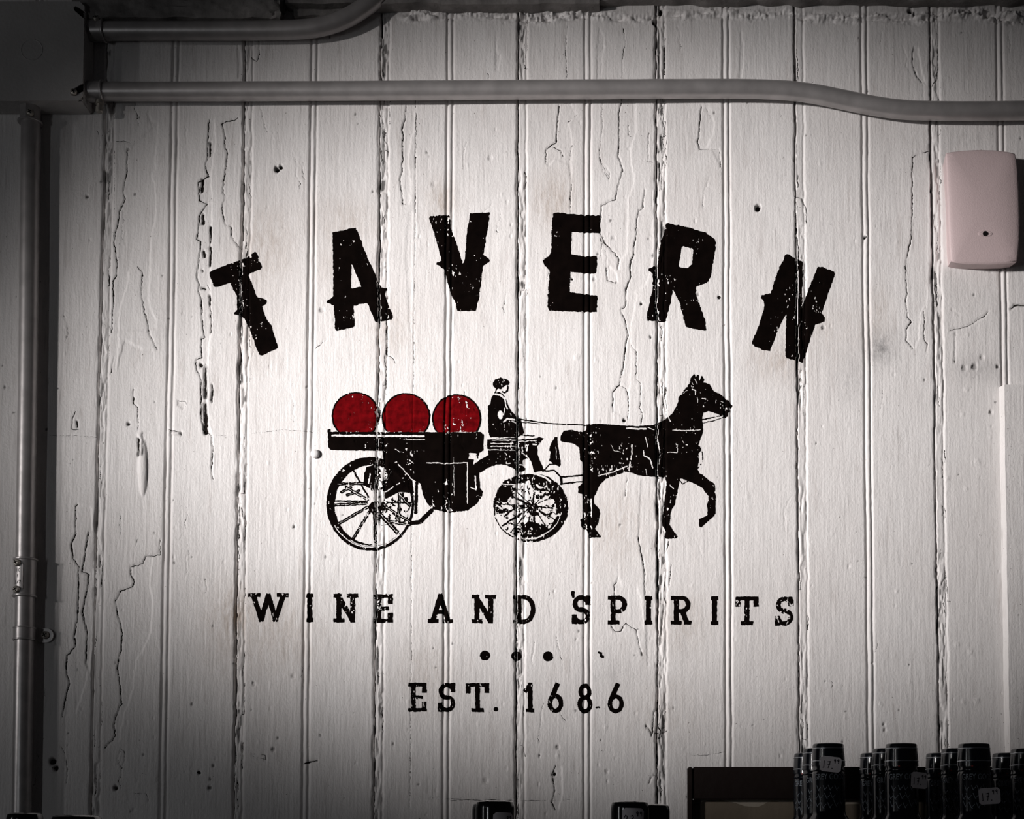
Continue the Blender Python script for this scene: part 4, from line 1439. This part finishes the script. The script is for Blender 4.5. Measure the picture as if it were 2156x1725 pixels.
ring_at(bm, pb_ - b, (0, 0, 1), RP * 1.27, .0022, 28)
cp = bm_obj('coupling', bm, M_PIPE, e, True)
bm = bmesh.new()
pm = (pt_ + pb_) / 2 - b
yf = -RP * 1.16 + pm.y
RC = RP * 1.16


def onc(a, z, off=0.0):
    """point on the coupling: arc length a from its left-turned face, height z"""
    an = -0.26 + a / RC
    return Vector((pm.x + math.sin(an) * (RC + off), pm.y - math.cos(an) * (RC + off), pm.z + z))


for loop in ([(-.0050, -.0125), (-.0050, .0125)], [(.0050, -.0125), (.0050, .0125)], [(-.0050, .0125), (-.0025, .0125), (0, .0125), (.0025, .0125), (.0050, .0125)],
             [(-.0050, -.0125), (-.0025, -.0125), (0, -.0125), (.0025, -.0125), (.0050, -.0125)]):
    sweep(bm, [onc(a_, z_) for a_, z_ in loop], .00055, 8)
bm_obj('raised_panel', bm, M_PIPE, cp)
for dz_ in (.0135, -.0135):
    screw('screw', onc(-.0006, dz_) + b, (-0.26, -1, 0), .0036, cp, b)


def stroke_mesh(bm, pts, w, M):
    """thin flat ribbon strokes; M maps (x, z) to a point"""
    for (a, c_) in zip(pts[:-1], pts[1:]):
        a, c_ = Vector(a), Vector(c_)
        d = (c_ - a)
        if d.length < 1e-9:
            continue
        n = Vector((-d.y, d.x)).normalized() * w / 2
        d = d.normalized() * w * 0.35
        vs_ = [bm.verts.new(M(*q)) for q in (a - n - d, c_ - n + d, c_ + n + d, a + n - d)]
        bm.faces.new(vs_)


DIG = {
    '1': [[(.3, 0), (.5, .0), (.45, 1)]], '2': [[(.1, .75), (.3, 1), (.6, .9), (.6, .6), (.1, 0), (.35, .15), (.75, 0)]],
    '3': [[(.15, .9), (.5, 1), (.65, .75), (.35, .55), (.65, .35), (.5, .02), (.1, .1)]],
    '7': [[(.1, .9), (.7, 1), (.35, 0)], [(.2, .5), (.65, .5)]],
    '9': [[(.7, .85), (.4, 1), (.15, .75), (.4, .5), (.7, .7), (.7, .85), (.55, 0)]],
    'I': [[(.4, 1), (.35, 0)]], '/': [[(.1, 0), (.7, 1)]], 'C': [[(.75, .85), (.4, 1), (.1, .6), (.15, .15), (.5, 0), (.75, .15)]],
    'S': [[(.7, .85), (.4, 1), (.15, .75), (.6, .4), (.5, .05), (.1, .1)]],
}
bm = bmesh.new()
for txt, zt, xo, hh in (('IC', .0046, -.0020, .0030), ('S', -.0010, -.0010, .0026), ('1/2', -.0075, -.0038, .0034)):
    for i, ch in enumerate(txt):
        for pl in DIG.get(ch, []):
            stroke_mesh(bm, [(xo + (i + x_) * hh * .75, zt + y_ * hh) for x_, y_ in pl], .0004, lambda x, z: onc(x, z, .0002))
bm_obj('embossed_mark', bm, M_HOLE, cp)

# strap
sb = P(52, 1335, 0)
st = empty('conduit_strap', (sb.x, 0, sb.z))
tag(st, 'one-hole pipe strap screwed beside the vertical conduit', 'pipe strap')
S0 = Vector(st.location)
bm = bmesh.new()
za, zb = P(52, 1349, YP).z - S0.z, P(52, 1321, YP).z - S0.z
cx = P(51, 1335, YP).x - S0.x
xe = P(100, 1335, 0).x - S0.x
sweep(bm, [Vector((cx, YP, za)), Vector((cx, YP, zb))], RP + .0011, 32)
ring_at(bm, Vector((cx, YP, zb - .0008)), (0, 0, 1), RP + .0016, .0016, 32)
ring_at(bm, Vector((cx, YP, za + .0008)), (0, 0, 1), RP + .0016, .0016, 32)
bm_obj('band', bm, M_PIPE, st, True)
bm = bmesh.new()
zm = (za + zb) / 2
hr = (zb - za) / 2 + .0005
ear = [(cx + RP, zm - hr), (xe, zm - hr)] + [(xe + hr * math.sin(a), zm - hr * math.cos(a)) for a in [math.pi * k / 10 for k in range(1, 10)]] + [(xe, zm + hr), (cx + RP, zm + hr)]
f = bm.faces.new([bm.verts.new((x, -.0032, z)) for x, z in ear])
r = bmesh.ops.extrude_face_region(bm, geom=[f])
bmesh.ops.translate(bm, verts=[v for v in r['geom'] if isinstance(v, bmesh.types.BMVert)], vec=(0, .003, 0))
bm_obj('ear', bm, M_PIPE, st)
screw('screw', P(96, 1338, -.0032), (0, -1, 0), .0040, st, S0)

# ================================================================== ALARM BOX
pc = P(2070, 443, -.02)
al = empty('alarm_box', (pc.x, 0, P(2070, 570, 0).z))
tag(al, 'pinkish white rounded plastic alarm box on the wall at the right', 'alarm')
A0 = Vector(al.location)
YA = -0.022
OUT = [(1992, 321), (2004, 318.5), (2030, 315.5), (2060, 314), (2095, 315), (2122, 318), (2138, 322), (2143, 350), (2146.5, 400), (2148, 450), (2147, 510), (2144, 540),
       (2141, 551), (2120, 554), (2080, 555.5), (2035, 554.5), (2012, 552), (2003, 549), (2000, 520), (1998, 480), (1995.5, 420), (1993.5, 360)]
base_pts = [P(u, v, YA) for u, v in OUT]
cen = sum(base_pts, Vector()) / len(base_pts)
bm = bmesh.new()


def outline(shrink, ydep):
    """the outline pulled in by shrink metres at depth ydep"""
    vs_ = []
    for p in base_pts:
        d_ = Vector((cen.x - p.x, 0, cen.z - p.z))
        q_ = p + d_.normalized() * shrink * 1.25
        vs_.append(bm.verts.new(Vector((q_.x, ydep, q_.z)) - A0))
    return vs_


def inner(k, ydep):
    return [bm.verts.new(Vector((cen.x + (p.x - cen.x) * k, ydep, cen.z + (p.z - cen.z) * k)) - A0) for p in base_pts]


rings = [outline(.0026, 0.0), outline(.0004, YA + .0034), outline(0, YA + .0020), outline(.0006, YA + .0007), outline(.0018, YA), inner(.86, YA - .0010), inner(.6, YA - .0022), inner(.3, YA - .0029)]
for A_, B_ in zip(rings[:-1], rings[1:]):
    for k in range(len(A_)):
        q = (k + 1) % len(A_)
        bm.faces.new((A_[k], A_[q], B_[q], B_[k]))
bm.faces.new(rings[-1])
bm.faces.new(rings[0][::-1])
body = bm_obj('housing', bm, M_PINK, al, True)
# shallow oval key slot with its screw hole
kp = P(2074, 492.5, YA - .0022) - A0
bm = bmesh.new()
n = 28
for (rx, rz, y, last) in ((.0075, .0031, 0.0, 0), ):
    o_ = [bm.verts.new(kp + Vector((.0075 * math.cos(2 * math.pi * k / n), -.0004, .0031 * math.sin(2 * math.pi * k / n)))) for k in range(n)]
    i_ = [bm.verts.new(kp + Vector((.0068 * math.cos(2 * math.pi * k / n), -.0007, .0025 * math.sin(2 * math.pi * k / n)))) for k in range(n)]
    c_ = [bm.verts.new(kp + Vector((.0028 * math.cos(2 * math.pi * k / n), -.0001, .0018 * math.sin(2 * math.pi * k / n)))) for k in range(n)]
    for k in range(n):
        q = (k + 1) % n
        bm.faces.new((o_[k], o_[q], i_[q], i_[k]))
        bm.faces.new((i_[k], i_[q], c_[q], c_[k]))
    bm.faces.new(c_)
slot_o = bm_obj('key_slot', bm, M_PINK, al, True)
bm = bmesh.new()
lathe(bm, [(.0025, 0), (.0025, .0008), (0, .0008)], 20, Matrix.Translation(kp + Vector((0, -.00035, 0))) @ Matrix.Rotation(math.pi / 2, 4, 'X'))
bm_obj('hole', bm, M_HOLE, slot_o)

# ================================================================== SMALL PIN
pp_ = P(664, 957, 0)
pn = empty('push_pin', (pp_.x, 0, pp_.z))
tag(pn, 'small white round pin stuck in the wall left of the cart', 'pin')
bm = bmesh.new()
lathe(bm, [(.0030, -.001), (.0040, .0006), (.0046, .0018), (.0044, .0030), (.0034, .0040), (.0018, .0045), (0, .0046)], 20, Matrix.Rotation(math.pi / 2, 4, 'X'))
bm_obj('head', bm, M_WHITEPIN, pn, True)
bm = bmesh.new()
lathe(bm, [(.0006, -.006), (.0006, .001)], 8, Matrix.Rotation(math.pi / 2, 4, 'X'))
bm_obj('needle', bm, M_SCREW, pn)

# ================================================================== SHELF, FRAME, BOTTLES
ZS = 1.395
bm = bmesh.new()
box(bm, (x0, -0.42, ZS - .03), (x1, -0.012, ZS), .002)
sh = bm_obj('bottle_shelf', bm, M_WOOD, None, False, origin=((x0 + x1) / 2, -.2, ZS - .03))
tag(sh, 'dark wooden shelf below the sign carrying the bottles', 'shelf')

# framed sheet leaning on the wall behind the bottles
yf0, yf1 = -.030, -.014
fa, fb = P(1448, 1615, yf0), P(2250, 1615, yf0)
zb_ = ZS
fr = empty('picture_frame', ((fa.x + fb.x) / 2, yf1, zb_))
tag(fr, 'dark wooden frame holding an aged paper sheet behind the bottles', 'picture frame')
f0 = Vector(fr.location)
bw = P(1459, 1650, yf0).x - fa.x
tb = fa.z - P(1500, 1684, yf0).z


def bar(lo, hi, parent=fr):
    bm = bmesh.new()
    box(bm, Vector(lo) - f0, Vector(hi) - f0, .0012)
    return bm_obj('frame_bar', bm, M_WOOD, parent)


bar((fa.x, yf0, zb_), (fa.x + bw, yf1, fa.z))
bar((fb.x - bw, yf0, zb_), (fb.x, yf1, fa.z))
bar((fa.x + bw, yf0 + .001, fa.z - tb), (fb.x - bw, yf1, fa.z))
bar((fa.x + bw, yf0 + .001, zb_), (fb.x - bw, yf1, zb_ + .02))
bm = bmesh.new()
box(bm, Vector((fa.x + bw, yf1 - .004, zb_ + .02)) - f0, Vector((fb.x - bw, yf1 - .001, fa.z - tb)) - f0)
bm_obj('paper', bm, M_PAPER2, fr)
bm = bmesh.new()
n = 80
top, bot = [], []
for k in range(n + 1):
    u = 1461 + (2235 - 1461) * k / n
    vt = 1690 + 5 * float(vn(u / 26, .2, 31)) + 4 * float(vn(u / 60, .5, 32)) + 5 * math.exp(-((u - 1602) / 26) ** 2)
    q = P(u, vt, yf1 - .0046)
    top.append(bm.verts.new(q - f0))
    bot.append(bm.verts.new(Vector((q.x, q.y, zb_ + .02)) - f0))
for k in range(n):
    bm.faces.new((top[k], top[k + 1], bot[k + 1], bot[k]))
r = bmesh.ops.extrude_face_region(bm, geom=list(bm.faces))
bmesh.ops.translate(bm, verts=[v for v in r['geom'] if isinstance(v, bmesh.types.BMVert)], vec=(0, .0004, 0))
bm_obj('torn_sheet', bm, M_PAPER, fr)


def at_dist(u, v, d):
    """point at horizontal distance d from the camera plane"""
    return P(u, v, d - D)


# ---- slim navy bottles, three rows deep
d1 = 1.235
s1 = d1 / F / math.cos(TH)
topz = at_dist(1744, 1566, d1).z
HB = topz - ZS
pitch_b = 154 * d1 / F


def make_navy():
    root = empty('vodka_bottle', (0, 0, 0))
    px = 0.000412
    h = HB

    def zz(v):
        return h - v * px
    bm = bmesh.new()
    R1 = 33 * px
    lathe(bm, [(R1 * 1.06, zz(48)), (R1 * 1.05, zz(38)), (R1 * 1.0, zz(12)), (R1 * 0.99, zz(5)), (R1 * .96, zz(1.8)), (R1 * .88, zz(.3)), (R1 * .7, zz(0)), (0, zz(0))], 40)
    cap = bm_obj('cap', bm, M_NAVY, root, True)
    for v, w_, rr in ((11.5, 1.2, 1.008), (38, 1.2, 1.052)):
        bm = bmesh.new()
        lathe(bm, [(R1 * rr, zz(v + w_)), (R1 * rr * 1.012, zz(v + w_ * .6)), (R1 * rr * 1.012, zz(v - w_ * .4)), (R1 * rr, zz(v - w_))], 40)
        bm_obj('silver_ring', bm, M_SILVER, cap, True)
    bm = bmesh.new()
    Rb = 34.6 * px
    prof = [(.0285, 0), (.030, .002), (.030, max(.02, zz(225))), (.027, zz(195)), (.0195, zz(168)), (Rb * 1.04, zz(150)), (Rb, zz(143)), (Rb, zz(66)), (Rb * .97, zz(62)), (Rb * .95, zz(60)),
            (Rb * .98, zz(58)), (Rb * .98, zz(56)), (Rb * .95, zz(54)), (Rb * .95, zz(48))]
    lathe(bm, prof, 40)
    glass = bm_obj('glass', bm, M_NAVY, root, True)
    # lettering round the neck
    cu = bpy.data.curves.new('text', 'FONT')
    cu.body = 'GREY GOOSE'
    cu.align_x = 'CENTER'
    cu.size = 17 * px
    cu.space_character = 1.02
    to = bpy.data.objects.new('text', cu)
    COL.objects.link(to)
    dg = bpy.context.evaluated_depsgraph_get()
    me = bpy.data.meshes.new_from_object(to.evaluated_get(dg))
    bpy.data.objects.remove(to)
    bm = bmesh.new()
    bm.from_mesh(me)
    bmesh.ops.subdivide_edges(bm, edges=bm.edges, cuts=1)
    for v in bm.verts:
        a = v.co.x / Rb * 0.72
        z = v.co.y
        v.co = Vector((math.sin(a) * (Rb + .00012), -math.cos(a) * (Rb + .00012), zz(77) + z))
    bm_obj('lettering', bm, M_PRINT, glass)
    # flight of birds
    bm = bmesh.new()
    rg = random.Random(3)
    for row_i, (n_, vz, off) in enumerate(((4, 96, .0), (4, 114, -.25), (5, 132, -.1))):
        for k in range(n_):
            a0 = -.75 + off + k * .38 + rg.uniform(-.05, .05)
            z0_ = zz(vz + rg.uniform(-3, 3) - k * 1.2)
            sc_ = px * rg.uniform(4.5, 6.5)

            def Mb(x, z, a0=a0, z0_=z0_):
                a = a0 + x / Rb
                return Vector((math.sin(a) * (Rb + .00015), -math.cos(a) * (Rb + .00015), z0_ + z))
            stroke_mesh(bm, [(-.9 * sc_, 1.2 * sc_), (-.2 * sc_, -.6 * sc_), (.2 * sc_, -.9 * sc_)], px * 1.3, Mb)
            stroke_mesh(bm, [(-.1 * sc_, -.6 * sc_), (.9 * sc_, .5 * sc_)], px * 1.1, Mb)
    bm_obj('bird_print', bm, M_PRINT, glass)
    bm = bmesh.new()
    for k in range(5):
        pass
    a0 = -.42
    vs_ = [bm.verts.new(Vector((math.sin(a0 + dx * .1) * (Rb * .985), -math.cos(a0 + dx * .1) * (Rb * .985), zz(46.5 + dz)))) for dx, dz in ((-.6, 2), (.6, 2), (.6, 4), (-.6, 4))]
    for v in vs_:
        v.co.x *= 1.03
        v.co.y *= 1.03
    bm.faces.new(vs_)
    bm_obj('red_mark', bm, M_REDDOT, cap)
    return root


def copy_tree(o, parent=None):
    c_ = o.copy()
    COL.objects.link(c_)
    c_.parent = parent
    for ch in o.children:
        copy_tree(ch, c_)
    return c_


def price_tag(bottle, R, z, ang, tilt, w_, h_, text, flat=None):
    """rounded sticker bent round the bottle"""
    px = 0.000412
    bm = bmesh.new()

    def Mt(x, zq, off=.0004):
        cx_, sx_ = math.cos(tilt), math.sin(tilt)
        xr, zr = x * cx_ - zq * sx_, x * sx_ + zq * cx_
        if flat is not None:
            fb_, xs_ = flat
            return Vector((math.sin(fb_) * (R + off) + (xr + xs_) * math.cos(fb_), -math.cos(fb_) * (R + off) + (xr + xs_) * math.sin(fb_), z + zr))
        a = ang + xr / R
        return Vector((math.sin(a) * (R + off), -math.cos(a) * (R + off), z + zr))
    n = 12
    m_ = 8
    rc = .0022
    rows_ = []
    for j in range(m_ + 1):
        zq = -h_ / 2 + h_ * j / m_
        ex = max(0, abs(zq) - (h_ / 2 - rc))
        half = w_ / 2 - (rc - math.sqrt(max(rc * rc - ex * ex, 0)))
        rows_.append([bm.verts.new(Mt(-half + 2 * half * i / n, zq)) for i in range(n + 1)])
    for A_, B_ in zip(rows_[:-1], rows_[1:]):
        for i in range(n):
            bm.faces.new((A_[i], A_[i + 1], B_[i + 1], B_[i]))
    t_ = bm_obj('price_tag', bm, M_TAG, bottle, True)
    t_['label'] = 'white handwritten price sticker'
    bm = bmesh.new()
    xx = -w_ * .42
    tw_ = sum(.07 * w_ if c_ == '.' else (h_ * (.30 if i_ >= 2 else .52) * .62 + .05 * w_) for i_, c_ in enumerate(text))
    fit_ = min(1.0, .86 * w_ / tw_)
    for i, ch in enumerate(text):
        small = i >= 2 and ch != '.'
        hh = h_ * (.30 if small else .52) * fit_
        zb2 = h_ * (.10 if small else -.26)
        if ch == '.':
            stroke_mesh(bm, [(xx, -h_ * .26), (xx + .0005, -h_ * .26)], .0007, lambda x, zq: Mt(x, zq, .0006))
            xx += w_ * .07 * fit_
            continue
        for pl in DIG[ch]:
            stroke_mesh(bm, [(xx + x_ * hh * .62, zb2 + y_ * hh) for x_, y_ in pl], .00055, lambda x, zq: Mt(x, zq, .0006))
        xx += hh * .62 + w_ * .05 * fit_
    bm_obj('handwriting', bm, M_INK, t_)
    return t_


proto = make_navy()
col_u = [1744, 1898, 2051, 2205]
names_c = ['leftmost', 'second', 'third', 'rightmost']
names_r = ['front', 'middle', 'back']
first = True
PXB = .000412
for ci, uc in enumerate(col_u):
    x_c = at_dist(uc, 1600, d1).x
    for ri in range(3):
        if ci == 3 and ri == 0:
            continue
        bt_ = proto if first else copy_tree(proto)
        first = False
        dd = d1 + ri * pitch_b
        bt_.location = (x_c, dd - D, ZS)
        bt_.rotation_euler = (0, 0, math.radians([0, 6, -8, 4, 10, -5, 3, -12, 7, 2, -6, 9][ci * 3 + ri]))
        lab = 'slim navy blue bottle with silver rings, %s row, %s column' % (names_r[ri], names_c[ci])
        if ri == 0:
            lab += (', sticker on cap', ', sticker turned to the right', ', sticker low on neck')[ci]
        tag(bt_, lab, 'bottle', 'slim navy bottles in rows')
        bt_['_k'] = (ci, ri)
hb = HB
for o in [o for o in bpy.data.objects if '_k' in o.keys()]:
    ci, ri = o['_k']
    del o['_k']
    if ri == 0:
        if ci == 0:
            price_tag(o, 35.6 * PXB + .0004, hb - 46 * PXB, -.02, -.12, 44 * PXB, 32 * PXB, '17.99', (-.02, 0.0))
        elif ci == 1:
            price_tag(o, 34.6 * PXB, hb - 79 * PXB, .80, -.06, 42 * PXB, 34 * PXB, '17.99', (.35, 19 * PXB))
        else:
            price_tag(o, 34.6 * PXB, hb - 112 * PXB, .58, .07, 48 * PXB, 34 * PXB, '17.99', (.12, 17 * PXB))


# ---- bottles with black capsules at the lower edge
def make_black(hgt, R):
    root = empty('wine_bottle', (0, 0, 0))
    bm = bmesh.new()
    h = hgt
    lathe(bm, [(R * .97, h - .055), (R, h - .030), (R * 1.0, h - .006), (R * .985, h - .0035), (R * .93, h - .0012), (R * .8, h - .0002), (R * .5, h), (0, h)], 40)
    bm_obj('capsule', bm, M_CAPBLK, root, True)
    bm = bmesh.new()
    lathe(bm, [(.034, 0), (.036, .003), (.036, h - .11), (.030, h - .090), (R * 1.0, h - .068), (R * .95, h - .055)], 40)
    bm_obj('glass', bm, M_CAPBLK, root, True)
    return root


specs = [  # u centre, v top, diameter px, distance, label
    (1042.5, 1686, 82, 1.085, 'glossy black capped bottle with price sticker at the bottom centre', (.55, '23 99'), 0.0),
    (1034, 1691, 79, 1.168, 'black capped bottle half hidden behind the stickered one at bottom centre', None, 0.0),
    (1326, 1687, 80, 1.085, 'glossy black capped bottle with 23.99 sticker, right of bottom centre', (.18, '23 99'), 0.0),
    (1371, 1694, 78, 1.165, 'black capped bottle close behind and right of the 23.99 one', None, 0.0),
    (53, 1712, 74, 1.085, 'dark bottle top barely showing in the bottom left corner', None, 0.0),
    (162, 1717, 104, 0.98, 'wide dark bottle top barely showing right of the vertical conduit', None, 0.0),
]
for i, (u, v, dia, dist, lab, tg, ro) in enumerate(specs):
    top_ = at_dist(u, v, dist)
    R = dia / 2 * dist / F
    b_ = make_black(top_.z - ZS, R)
    b_.location = (top_.x, top_.y, ZS)
    tag(b_, lab, 'bottle', 'black capped bottles along the bottom')
    if tg:
        price_tag(b_, R, top_.z - ZS - (.0172 if i == 0 else .0135), tg[0], -.02, .0170, .0155, tg[1].replace(' ', ''))
